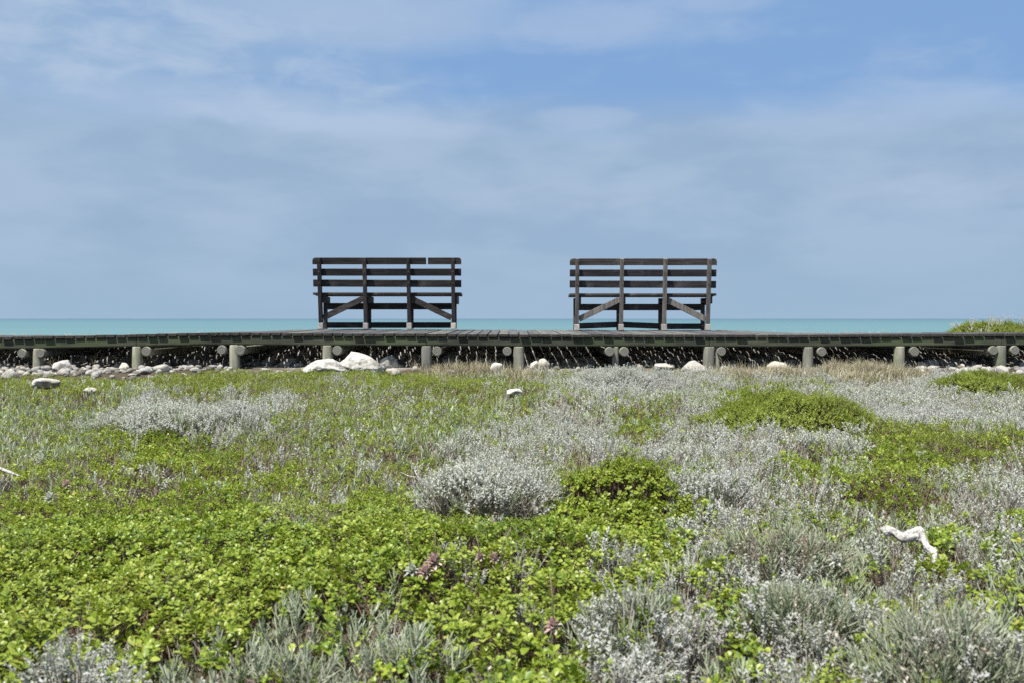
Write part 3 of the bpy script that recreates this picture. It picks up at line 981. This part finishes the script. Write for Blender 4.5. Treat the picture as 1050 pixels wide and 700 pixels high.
rock('rock', 205, 361, 46, 8, 'long white slab seen through the gap under the boardwalk on the left', seed=43, d=12.6, depth=0.4)
rock('rock', 660, 360, 52, 6, 'long pale slab seen under the boardwalk below the right bench', seed=47, d=13.6, depth=0.4)
rock('rock', 590, 360, 54, 6, 'pale slab seen under the boardwalk between the benches', seed=53, d=13.7, depth=0.4)
rock('rock', 486, 360, 50, 5, 'pale slab seen under the boardwalk beside the broken bench', seed=59, d=13.6, depth=0.4)
rock('rock', 118, 360, 42, 8, 'pale slab seen under the boardwalk near its left end', seed=61, d=12.7, depth=0.4)
rock('rock', 548, 379, 10, 9, 'small white upright stone right of the middle post', seed=67, d=10.05)
rock('rock', 509, 380, 14, 9, 'white stone just left of the middle post', seed=71, d=10.05)
rock('rock', 557, 377, 12, 9, 'round cream stone second to the right of the middle post', 'rock_buff', seed=73, d=10.1, amp=.15)
rock('rock', 702, 389, 18, 5, 'flat white stone in silver leaves at the double post foot', seed=79, d=9.5)
rock('rock', 765, 389, 40, 5, 'low white stone ledge in front of the dry grass right of the bench', seed=83, d=9.4, depth=0.4)
rock('rock', 812, 390, 16, 6, 'small white stone below the dry grass right of the bench', seed=89, d=9.3)

# bands of beach cobbles: prototypes, then copies
proto = []
for i, mk in enumerate(['rock', 'rock', 'rock_grey', 'rock_grey', 'rock_buff', 'rock_grey', 'rock', 'rock_buff']):
    me = rock_mesh(100 + i * 3, (1, random.uniform(.6, .95), random.uniform(.45, .7)), 3, 0.32)
    me.materials.append(M[mk]); proto.append(me)


def cobbles(n, px_rng, y_rng, w_rng, label, group, dens=None, seed=1):
    r = random.Random(seed); placed = []
    tries = 0
    while len(placed) < n and tries < 4000:
        tries += 1
        px = r.uniform(*px_rng); Y = r.uniform(*y_rng); X = (px - 525) / F * Y
        w = r.uniform(*w_rng) * (1.0 if r.random() < .75 else 1.5)
        if any((X - a) ** 2 + (Y - b) ** 2 < (0.85 * (w + c)) ** 2 for a, b, c in placed): continue
        if any(((X - a) / (c + w)) ** 2 + ((Y - b) / (e + w)) ** 2 < 0.8 for a, b, c, e in ROCKS): continue
        if any(abs(X - (p - 525) / F * FRONT) < 0.07 + w * .5 and abs(Y - FRONT - 0.055) < 0.08 for p in (37, 139, 239, 335, 437, 532, 632, 728, 830, 924, 1028)): continue
        o = bpy.data.objects.new('cobble', r.choice(proto)); COL.objects.link(o)
        z = float(ground_z(np.array([X]), np.array([Y]))[0])
        o.location = (X, Y, z + w * 0.28)
        o.scale = (w, w * r.uniform(.7, 1.1), w * r.uniform(.6, 1.1))
        o.rotation_euler = (r.uniform(-.25, .25), r.uniform(-.25, .25), r.uniform(0, 6.28))
        tag(o, label, 'stone', group)
        placed.append((X, Y, w))
    ROCKS.extend([(a, b, c * 0.8, c * 0.8) for a, b, c in placed])


cobbles(95, (-30, 235), (9.35, 10.9), (0.026, 0.058), 'pale beach cobble in the loose band under the left part of the boardwalk', 'cobbles under the left of the boardwalk', seed=3)
cobbles(50, (940, 1075), (9.6, 10.8), (0.03, 0.07), 'pale beach cobble in the loose band under the right end of the boardwalk', 'cobbles under the right end of the boardwalk', seed=5)
cobbles(80, (240, 930), (9.95, 10.9), (0.022, 0.055), 'beach cobble lying in the shade beneath the middle of the boardwalk', 'cobbles beneath the middle of the boardwalk', seed=7)
cobbles(60, (-20, 1070), (12.9, 14.6), (0.04, 0.08), 'sunlit pale cobble on the ground just beyond the boardwalk', 'cobbles beyond the boardwalk', seed=9)

# loose shingle under and beside the boardwalk: too many to count
def shingle():
    P0 = []
    for i in range(6):
        bm = bmesh.new(); bmesh.ops.create_cube(bm, size=1.6)
        bmesh.ops.subdivide_edges(bm, edges=bm.edges[:], cuts=2, use_grid_fill=True)
        for v in bm.verts:
            p = v.co.normalized(); v.co = p * (1 + 0.35 * mnoise.noise(p * 1.3 + Vector((i * 3.1, 0, 0)))); v.co.z *= 0.75
        bm.verts.index_update()
        P0.append((np.array([tuple(v.co) for v in bm.verts]), np.array([[v.index for v in f.verts] for f in bm.faces]), np.zeros(len(bm.faces)), np.zeros(len(bm.faces))))
        bm.free()
    cl = Cloud()
    n = 5200
    X = rng.uniform(-7.2, 7.2, n); Y = rng.uniform(9.3, 13.2, n)
    pxs = 525 + X / 10.2 * F
    k = (Y > veg_edge(X) - 0.1) & ((Y > 10.5) | (pxs < 245) | (pxs > 930) | (rng.uniform(0, 1, n) < 0.25))
    X, Y = X[k], Y[k]
    r = rng.uniform(0.012, 0.04, len(X)) * (1 + 0.7 * (Y > 10.6))
    Z = ground_z(X, Y)
    cl.place(P0, np.stack([X, Y, Z + r * 0.3], 1), tilt_normals(len(X), .3), r)
    m, nt = new_mat('shingle_stone'); nb_ = NB(nt)
    a = nb_.n('ShaderNodeAttribute', attribute_name='rnd')
    geo = nb_.n('ShaderNodeNewGeometry')
    col = nb_.ramp(a.outputs['Fac'], [(0.2, (0.06, 0.055, 0.045)), (0.5, (0.15, 0.14, 0.12)), (0.8, (0.33, 0.315, 0.285))])
    col = nb_.mix(nb_.smooth(nb_.noise(geo.outputs['Position'], 60, 4), 0.4, 0.7, 0, .4), col, (0.12, 0.11, 0.09))
    p = nb_.n('ShaderNodeBsdfPrincipled'); nb_.l(col, p.inputs['Base Color']); p.inputs['Roughness'].default_value = 0.9
    out(nb_, p.outputs[0])
    tag(link_mesh('shingle', cl.mesh('shingle'), m), 'loose grey and buff shingle under the boardwalk', 'shingle', None, 'stuff')


shingle()

# --------------------------------------------------------------- driftwood, bare branches, flower heads
def curve_thing(name, pts, radii, mat, label, cat, sides=10, wob=0.35, extra=()):
    base = Vector(pts[0]); base = Vector((sum(p[0] for p in pts) / len(pts), sum(p[1] for p in pts) / len(pts), min(p[2] for p in pts)))
    def dense(P, Rr):
        Q, S = [], []
        for i in range(len(P) - 1):
            a, b = Vector(P[i]), Vector(P[i + 1])
            p0 = Vector(P[max(i - 1, 0)]); p3 = Vector(P[min(i + 2, len(P) - 1)])
            for k in range(4):
                t = k / 4
                q = 0.5 * ((2 * a) + (b - p0) * t + (2 * p0 - 5 * a + 4 * b - p3) * t * t + (-p0 + 3 * a - 3 * b + p3) * t ** 3)
                Q.append(q - base); S.append(Rr[i] + (Rr[i + 1] - Rr[i]) * t)
        Q.append(Vector(P[-1]) - base); S.append(Rr[-1])
        return Q, S
    bm = bmesh.new()
    bm_tube(bm, *dense(pts, radii), sides, wob, True, 28.0)
    for (P, Rr) in extra: bm_tube(bm, *dense(P, Rr), sides, wob, True, 28.0)
    o = bm_obj(name, bm, mat, None, base, True)
    tag(o, label, cat)
    for (a_, b_, c_) in pts: ROCKS.append((a_, b_, 0.04, 0.04))
    return o


def path(px, dz=0.0, dd=None, pys=None):
    res = []
    X, Y, Z = ground_from_px(*px[len(px) // 2])
    for (a, b) in px:
        res.append(tuple(at(a, b, Y + (b - px[len(px) // 2][1]) * -0.0025) + Vector((0, -0.03, 0.024))))
    return res


curve_thing('driftwood_branch', path([(899, 548), (906, 550), (913, 552), (921, 557), (930, 555), (937, 554), (942, 559), (946, 567), (952, 574), (954, 583), (957, 590)]),
            [0.003, 0.012, 0.010, 0.013, 0.012, 0.017, 0.012, 0.009, 0.012, 0.008, 0.002], M['driftwood'],
            'bleached white bent driftwood branch lying across green scrub', 'driftwood', 16, 0.8,
            [(path([(937, 554), (939, 550), (941, 548)]), [0.008, 0.004, 0.002])])
curve_thing('bare_branch', path([(-6, 482), (6, 486), (14, 489), (24, 493)]), [0.007, 0.007, 0.006, 0.003], M['driftwood'],
            'pale bare branch poking in from the left edge above the creeper', 'branch', 8, 0.3)
curve_thing('bare_branch', path([(436, 502), (430, 494), (426, 486), (430, 478)]), [0.0028, 0.0024, 0.002, 0.001], M['driftwood'],
            'forked pale twig left of the rounded silver-grey shrub', 'branch', 7, 0.3, [(path([(430, 494), (421, 493), (412, 489)]), [0.0018, 0.0015, 0.0008])])
curve_thing('bare_branch', path([(535, 527), (529, 521), (527, 512), (533, 506), (539, 503)]), [0.0028, 0.0024, 0.0022, 0.0018, 0.001], M['driftwood'],
            'curled pale twig at the right foot of the rounded silver-grey shrub', 'branch', 7, 0.3)
curve_thing('bare_branch', path([(570, 502), (560, 494), (552, 488), (546, 481)]), [0.0026, 0.0022, 0.002, 0.001], M['driftwood'],
            'straight pale twig between the silver-grey shrub and leafy shrub', 'branch', 7, 0.3)
curve_thing('bare_branch', path([(812, 470), (817, 461), (808, 453), (806, 446)]), [0.0022, 0.002, 0.0018, 0.001], M['D'],
            'thin straw-coloured stalk leaning in green scrub below the olive cushion', 'branch', 6, 0.2)

def flower_head(px, py, size, stemdir, label, fluffy=False, stem_px=None):
    X, Y, Z = ground_from_px(px, py + 8)
    size *= 1.45
    p = at(px, py, Y)
    root = empty('dried_flower', p)
    t = T()
    n = 26
    for i in range(n):
        f = i / (n - 1)
        leaf(t, (0, 0, -size * 0.3 + size * .3 * (1 - f)), i * 2.39996, math.radians(80 - 95 * f), size * (0.8 + .4 * R_.random()), size * 0.42, 0.3, 0.5, True)
    V, Fq, I, S = t.fin()
    link_mesh('flower_head', quad_mesh('flower_head', V, Fq, np.mod(I, 1), S), M['S' if fluffy else 'flower'], root)
    bm = bmesh.new()
    bm_tube(bm, [(0.004, 0.0, -0.10), (0.002, 0.002, -0.05), (0, 0, -size * .3)], [0.0018, 0.0016, 0.0014], 6)
    if stem_px:
        q = at(stem_px[0], stem_px[1], Y) - p
        bm_tube(bm, [(0.003, 0.002, -0.06), q * 0.5 + Vector((.002, 0, 0)), q], [0.0017, 0.0014, 0.0009], 6)
    bm_obj('stem', bm, M['D'], root, smooth=True)
    tag(root, label, 'flower', 'dried flower heads in the creeper')


flower_head(445, 575, 0.016, 0, 'dusky pink dried flower head, uppermost of the clustered pair in green creeper', stem_px=(446, 545))
flower_head(436, 586, 0.014, 0, 'dusky pink dried flower head low in green creeper beside a taller one')
flower_head(422, 584, 0.012, 0, 'pale withered flower head with long grey stalk left of the pink pair', True, stem_px=(414, 535))
flower_head(492, 570, 0.010, 0, 'small dark withered flower head right of the pink pair', stem_px=(488, 548))
flower_head(507, 572, 0.011, 0, 'small reddish flower head beside a thin upright stalk', stem_px=(524, 540))
flower_head(567, 641, 0.013, 0, 'pale pink flower head low in green leaves at the bottom centre', stem_px=(564, 588))
flower_head(68, 496, 0.013, 0, 'brownish pink flower bud on a stalk near the left edge')
flower_head(51, 510, 0.016, 0, 'fluffy white seed head low in creeper near the left edge', True)
flower_head(453, 499, 0.010, 0, 'tiny pink flower left of the rounded silver-grey shrub')
flower_head(638, 494, 0.016, 0, 'dull pink dead flower cluster on the leafy green shrub')
flower_head(826, 553, 0.010, 0, 'small pink flower on top of finger-leaved clump near the driftwood', stem_px=(827, 540))
flower_head(857, 573, 0.014, 0, 'white fluffy seed head among twigs left of the driftwood', True)

# --------------------------------------------------------------- ground cover
COVER = {}


def cover(key): return COVER.setdefault(key, Cloud())


def scatter(y0, y1, step, lod, size):
    hw = 0.62 * y1 + 1.2
    xs = np.arange(-hw, hw, step); ys = np.arange(y0, y1, step)
    X, Y = np.meshgrid(xs, ys); X = X.ravel() + rng.uniform(-.5, .5, X.size) * step; Y = Y.ravel() + rng.uniform(-.5, .5, Y.size) * step
    k = np.abs(X) < 0.62 * Y + 1.2
    X, Y = X[k], Y[k]
    Z = canopy(X, Y)
    sp = species(X, Y, Z)
    inside = np.zeros(len(X), bool)
    for (a, b, c, e) in SHRUBS:
        inside |= ((X - a) / c) ** 2 + ((Y - b) / e) ** 2 < rng.uniform(0.35, 1.0, len(X))
    rocky = np.zeros(len(X), bool)
    for (a, b, c, e) in ROCKS:
        rocky |= ((X - a) / c) ** 2 + ((Y - b - 0.0) / e) ** 2 < 1.0
        rocky |= (np.abs(X - a) < c) & (Y < b) & (Y > b - 0.16) & (rng.uniform(0, 1, len(X)) < 0.75)
    ok = ~inside & ~rocky
    # dithering: mixed patches, a few strays of other kinds
    u = rng.uniform(0, 1, len(X))
    Mi = CODE['M']; mm = sp == Mi
    mix = rng.choice([CODE['C'], CODE['O'], CODE['T'], CODE['G'], CODE['S']], len(X), p=[.42, .26, .10, .10, .12])
    sp = np.where(mm, mix, sp)
    u2 = rng.uniform(0, 1, len(X)); pyy = HZ + (CZ - Z) / Y * F
    farC = (sp == CODE['C']) & (pyy < 480)
    sp = np.where(farC & (u2 < 0.38), np.where(u2 < 0.16, CODE['O'], CODE['G']), sp)
    tt = sp == CODE['T']
    sp = np.where(tt & (u2 < 0.74), np.where(u2 < 0.50, CODE['O'], np.where(u2 < 0.66, CODE['C'], CODE['S'])), sp)
    patchy = fbm(X * 5, Y * 5, 43, 3)
    sp = np.where((sp == CODE['S']) & (patchy > 0.07) & (u2 < 0.75), np.where(u2 < 0.5, CODE['C'], CODE['T']), sp)
    sp = np.where((sp == CODE['S']) & (patchy < -0.15) & (u2 < 0.7), CODE['O'], sp)
    rt = tt & (525 + X / Y * F > 690) & (pyy > 440)
    sp = np.where(rt, np.where(u2 < 0.40, CODE['C'], np.where(u2 < 0.72, CODE['S'], CODE['T'])), sp)
    stray = u < 0.06
    sp = np.where(stray & (sp != CODE['P']), rng.choice([CODE['T'], CODE['S'], CODE['C'], CODE['O']], len(X), p=[.45, .15, .25, .15]), sp)
    strayG = (u > np.where(pyy < 520, 0.945, 0.97)) & np.isin(sp, [CODE['S'], CODE['C'], CODE['T']])
    sp = np.where(strayG, CODE['G'], sp)
    # edge of the plants towards the boardwalk
    edge = veg_edge(X) + 0.35 * fbm(X * 1.4, Y * 0 + 3, 51, 2)
    ok &= (Y < edge + rng.normal(0, .05, len(X)))
    f_ = 0.78 if lod == 'hi' else 1.0
    prob = {'G': 1.0, 'O': 1.0, 'B': 0.55, 'C': (0.38 * f_ if lod == 'hi' else 0.46), 'S': 0.33 * f_, 'T': 0.30 * f_, 'D': 0.26, 'P': 0.0}
    lumps = fbm(X * 9, Y * 9, 61, 2)
    for s in 'GOBCSTD':
        m = ok & (sp == CODE[s]) & (rng.uniform(0, 1, len(X)) < prob[s])
        c = int(m.sum())
        if not c: continue
        z = Z[m] - 0.035 * rng.uniform(0, 1, c) ** 1.6 + 0.05 * lumps[m]
        if s in 'CSTD': z = z - 0.055
        P = np.stack([X[m], Y[m], z], 1)
        tone = np.clip(0.5 + 1.1 * fbm(X[m] * 3, Y[m] * 3, 71, 3) + rng.normal(0, .22, c), 0, 1)
        cover(s if s != 'B' else 'G').place(TEMPL[s + lod], P, tilt_normals(c, 0.35 if s in 'GOB' else 0.22), rng.uniform(0.6, 1.3, c) * size, tone)
    # under-storey of dry twigs and leaves in the gaps
    m = ok & (rng.uniform(0, 1, len(X)) < (0.20 if lod == 'hi' else 0.09)) & np.isin(sp, [CODE['G'], CODE['O'], CODE['B'], CODE['T']])
    c = int(m.sum())
    P = np.stack([X[m], Y[m], Z[m] - rng.uniform(0.03, 0.06, c)], 1)
    cover('O').place(TEMPL['O' + lod], P, tilt_normals(c, 0.45), rng.uniform(0.9, 1.5, c) * size)
    m = ok & (rng.uniform(0, 1, len(X)) < 0.025) & (sp != CODE['P'])
    c = int(m.sum())
    P = np.stack([X[m], Y[m], Z[m] - 0.075], 1)
    cover('T').place(TEMPL['T' + lod], P, tilt_normals(c, 0.4), rng.uniform(0.6, 1.0, c) * size)


scatter(1.0, 3.3, 0.0195, 'hi', 1.0)
scatter(3.3, 5.6, 0.022, 'lo', 1.0)
scatter(5.6, 10.3, 0.0285, 'lo', 1.15)

# a little scrub beyond the boardwalk
n = 2600
X = rng.uniform(-9, 9, n); Y = rng.uniform(13.0, 18, n)
k = fbm(X * 0.9, Y * 0.9, 91, 3) > 0.02
X, Y = X[k], Y[k]; Z = ground_z(X, Y)
for s in 'OST':
    m = rng.integers(0, 3, len(X)) == 'OST'.index(s); c = int(m.sum())
    cover(s).place(TEMPL[s + 'lo'], np.stack([X[m], Y[m], Z[m] + .02], 1), tilt_normals(c, .3), rng.uniform(0.6, 1.0, c))
# seedlings and dry stalks in the shade at the front of the boardwalk
n = 420
X = rng.uniform(-5.2, 5.6, n); Y = rng.uniform(9.95, 11.2, n)
k = fbm(X * 1.3, Y * 1.3, 95, 2) > -0.02
X, Y = X[k], Y[k]; Z = ground_z(X, Y)
for s in 'TD':
    m = rng.integers(0, 2, len(X)) == 'TD'.index(s); c = int(m.sum())
    cover(s).place(TEMPL[s + 'lo'], np.stack([X[m], Y[m], Z[m] + .01], 1), tilt_normals(c, .3), rng.uniform(0.7, 1.3, c))

NAMES = {'G': ('green_creeper', 'bright yellow-green leafy creeper covering the ground', 'ground cover'),
         'O': ('olive_scrub', 'low olive-green small-leaved scrub covering the ground', 'ground cover'),
         'S': ('silver_scrub', 'low silver-leaved scrub scattered over the ground', 'ground cover'),
         'C': ('finger_leaved_scrub', 'pale grey-green finger-leaved scrub covering the ground', 'ground cover'),
         'T': ('dry_twig_litter', 'brown-grey dry twigs and litter between the plants', 'undergrowth'),
         'D': ('dry_grass', 'thin tan dry grass along the edge of the boardwalk', 'grass')}
for k, cl in COVER.items():
    nm, lab, cat = NAMES[k]
    tag(link_mesh(nm, cl.mesh(nm), M[k]), lab, cat, None, 'stuff')

build_ground()

# --------------------------------------------------------------- sea
bm = bmesh.new()
ys = [14, 40, 80, 160, 320, 700, 1500, 4000, 12000, 60000]
prev = None
for y in ys:
    w = 900 + y * 1.5
    cur = (bm.verts.new((-w, y, -3.0)), bm.verts.new((w, y, -3.0)))
    if prev: bm.faces.new((prev[0], prev[1], cur[1], cur[0]))
    prev = cur
tag(bm_obj('sea', bm, sea_mat()), 'calm turquoise sea reaching the horizon', None, None, 'structure')

# --------------------------------------------------------------- sun and sky
S = Vector((0.30, 0.34, -1.0)).normalized()
elev = math.asin(-S.z); azim = math.atan2(-S.x, -S.y)
sun = bpy.data.lights.new('sun', 'SUN'); sun.energy = 4.3; sun.angle = math.radians(0.5); sun.color = (1.0, 0.955, 0.89)
so = bpy.data.objects.new('sun', sun); COL.objects.link(so)
so.rotation_euler = S.to_track_quat('-Z', 'Y').to_euler(); so.location = (-3, -3, 10)

w = bpy.data.worlds.new('World'); sc.world = w; w.use_nodes = True
nt = w.node_tree
for nd in list(nt.nodes): nt.nodes.remove(nd)
nb = NB(nt)
sky = nb.n('ShaderNodeTexSky', sky_type='NISHITA'); sky.sun_disc = False
sky.sun_elevation = elev; sky.sun_rotation = azim % (2 * PI)
sky.air_density = 1.0; sky.dust_density = 0.6; sky.ozone_density = 2.0; sky.altitude = 0
tc = nb.n('ShaderNodeTexCoord'); sep = nb.n('ShaderNodeSeparateXYZ'); nb.l(tc.outputs['Generated'], sep.inputs[0])
x, y, z = sep.outputs
az = nb.math('ARCTAN2', x, y)                       # radians, 0 = out to sea
el = nb.math('ARCSINE', nb.math('MAXIMUM', z, -0.02))
comb = nb.n('ShaderNodeCombineXYZ'); nb.l(az, comb.inputs[0]); nb.l(el, comb.inputs[1])
ae = comb.outputs[0]
n_big = nb.noise(nb.mapping(ae, (3.2, 9.0, 1), (1.3, 4.2, 0)), 1.0, 4, 0.5, 0.2)
n_mid = nb.noise(nb.mapping(ae, (6.0, 17.0, 1), (6.3, 2.2, 0)), 1.0, 5, 0.52, 0.2)
n_wsp = nb.noise(nb.mapping(ae, (14.0, 36.0, 1), (2.7, 8.8, 0)), 1.0, 7, 0.6, 0.35)
STR = 0.10
SKYK = 2 ** -1.1      # cloud tints below are as exposed
k = SKYK / STR
def cc(r, g, b): return (r * k, g * k, b * k)
# low stratus bank, its ragged top edge about 11 degrees up, a brighter rim here and there
edge = nb.math('ADD', el, nb.math('MULTIPLY', nb.math('SUBTRACT', n_mid, 0.5), 0.06))
edge = nb.math('ADD', edge, nb.math('MULTIPLY', nb.math('SUBTRACT', n_wsp, 0.5), 0.02))
bank = nb.smooth(edge, 0.222, 0.166)
rim = nb.math('MULTIPLY', nb.smooth(edge, 0.218, 0.200), nb.smooth(edge, 0.176, 0.194))
rim = nb.math('MULTIPLY', rim, nb.smooth(n_big, 0.44, 0.60))
# high cloud thicker on the left, broken on the right
lft = nb.math('ADD', n_big, nb.math('MULTIPLY', az, -0.42))
lft = nb.math('ADD', lft, nb.math('MULTIPLY', nb.math('SUBTRACT', n_wsp, 0.5), 0.30))
hi_ = nb.smooth(lft, 0.33, 0.76, 0, 0.85)
skyc = nb.mix(nb.smooth(el, 0.5, 0.32, 0, 0.92), sky.outputs[0], cc(0.208, 0.37, 0.655))
col = nb.mix(hi_, skyc, nb.mix(nb.smooth(n_wsp, 0.35, 0.65), cc(0.34, 0.478, 0.67), cc(0.45, 0.57, 0.735)))
bankc = nb.mix(nb.smooth(n_mid, 0.36, 0.64), cc(0.315, 0.445, 0.618), cc(0.395, 0.52, 0.685))
bankc = nb.mix(nb.smooth(el, 0.11, 0.0, 0, 0.75), bankc, cc(0.345, 0.488, 0.642))
col = nb.mix(nb.math('MULTIPLY', bank, 0.93), col, bankc)
col = nb.mix(nb.math('MULTIPLY', rim, 0.5), col, cc(0.45, 0.575, 0.77))
lump = 0.0
for (pa, pe, ra, re_, am) in [(395, 130, .055, .013, .8), (455, 133, .05, .010, .6), (598, 122, .05, .010, .5), (955, 200, .11, .022, .55), (620, 25, .10, .022, .55),
                              (380, 20, .16, .028, .6), (570, 205, .12, .018, .35), (200, 110, .12, .016, .4), (840, 135, .13, .012, .35), (730, 8, .06, .015, .5)]:
    a0 = nb.math('MULTIPLY', nb.math('SUBTRACT', az, math.atan((pa - 525) / F)), 1 / ra); e0 = nb.math('MULTIPLY', nb.math('SUBTRACT', el, math.atan((HZ - pe) / F)), 1 / re_)
    r2 = nb.math('ADD', nb.math('MULTIPLY', a0, a0), nb.math('MULTIPLY', e0, e0))
    r2 = nb.math('ADD', r2, nb.math('ADD', nb.math('MULTIPLY', nb.math('SUBTRACT', n_wsp, 0.5), 3.6), nb.math('MULTIPLY', nb.math('SUBTRACT', n_big, 0.5), 4.0)))
    lump = nb.math('MAXIMUM', lump, nb.smooth(r2, 1.6, -0.6, 0, am))
col = nb.mix(nb.math('MULTIPLY', lump, 0.9), col, cc(0.47, 0.575, 0.745))
col = nb.mix(nb.smooth(el, 0.45, 0.95, 0, 0.6), col, cc(1.15, 1.18, 1.22))   # bright cloud added overhead, out of view, as white fill for the shadows
bg = nb.n('ShaderNodeBackground'); bg.inputs[1].default_value = STR
nb.l(col, bg.inputs[0])
wo = nb.n('ShaderNodeOutputWorld'); nb.l(bg.outputs[0], wo.inputs[0])

# --------------------------------------------------------------- camera and render settings
cam = bpy.data.cameras.new('camera'); co = bpy.data.objects.new('camera', cam); COL.objects.link(co)
co.location = (0, 0, CZ); co.rotation_euler = (PI / 2, 0, 0)
cam.sensor_width = 36; cam.lens = 36 * F / 1050.0
cam.shift_y = -23.0 / 1050.0
cam.clip_end = 200000; cam.clip_start = 0.05
cam.dof.use_dof = True; cam.dof.focus_distance = 7.0; cam.dof.aperture_fstop = 8.0
sc.camera = co
sc.view_settings.view_transform = 'Standard'
try: sc.view_settings.look = 'None'
except Exception: pass
sc.view_settings.exposure = 1.1
sc.view_settings.gamma = 1.0
sc.view_settings.use_curve_mapping = False
sc.render.engine = 'CYCLES'
sc.cycles.max_bounces = 6; sc.cycles.diffuse_bounces = 3; sc.cycles.transmission_bounces = 3; sc.cycles.glossy_bounces = 2
sc.cycles.use_denoising = False
sc.cycles.use_adaptive_sampling = True; sc.cycles.adaptive_threshold = 0.015
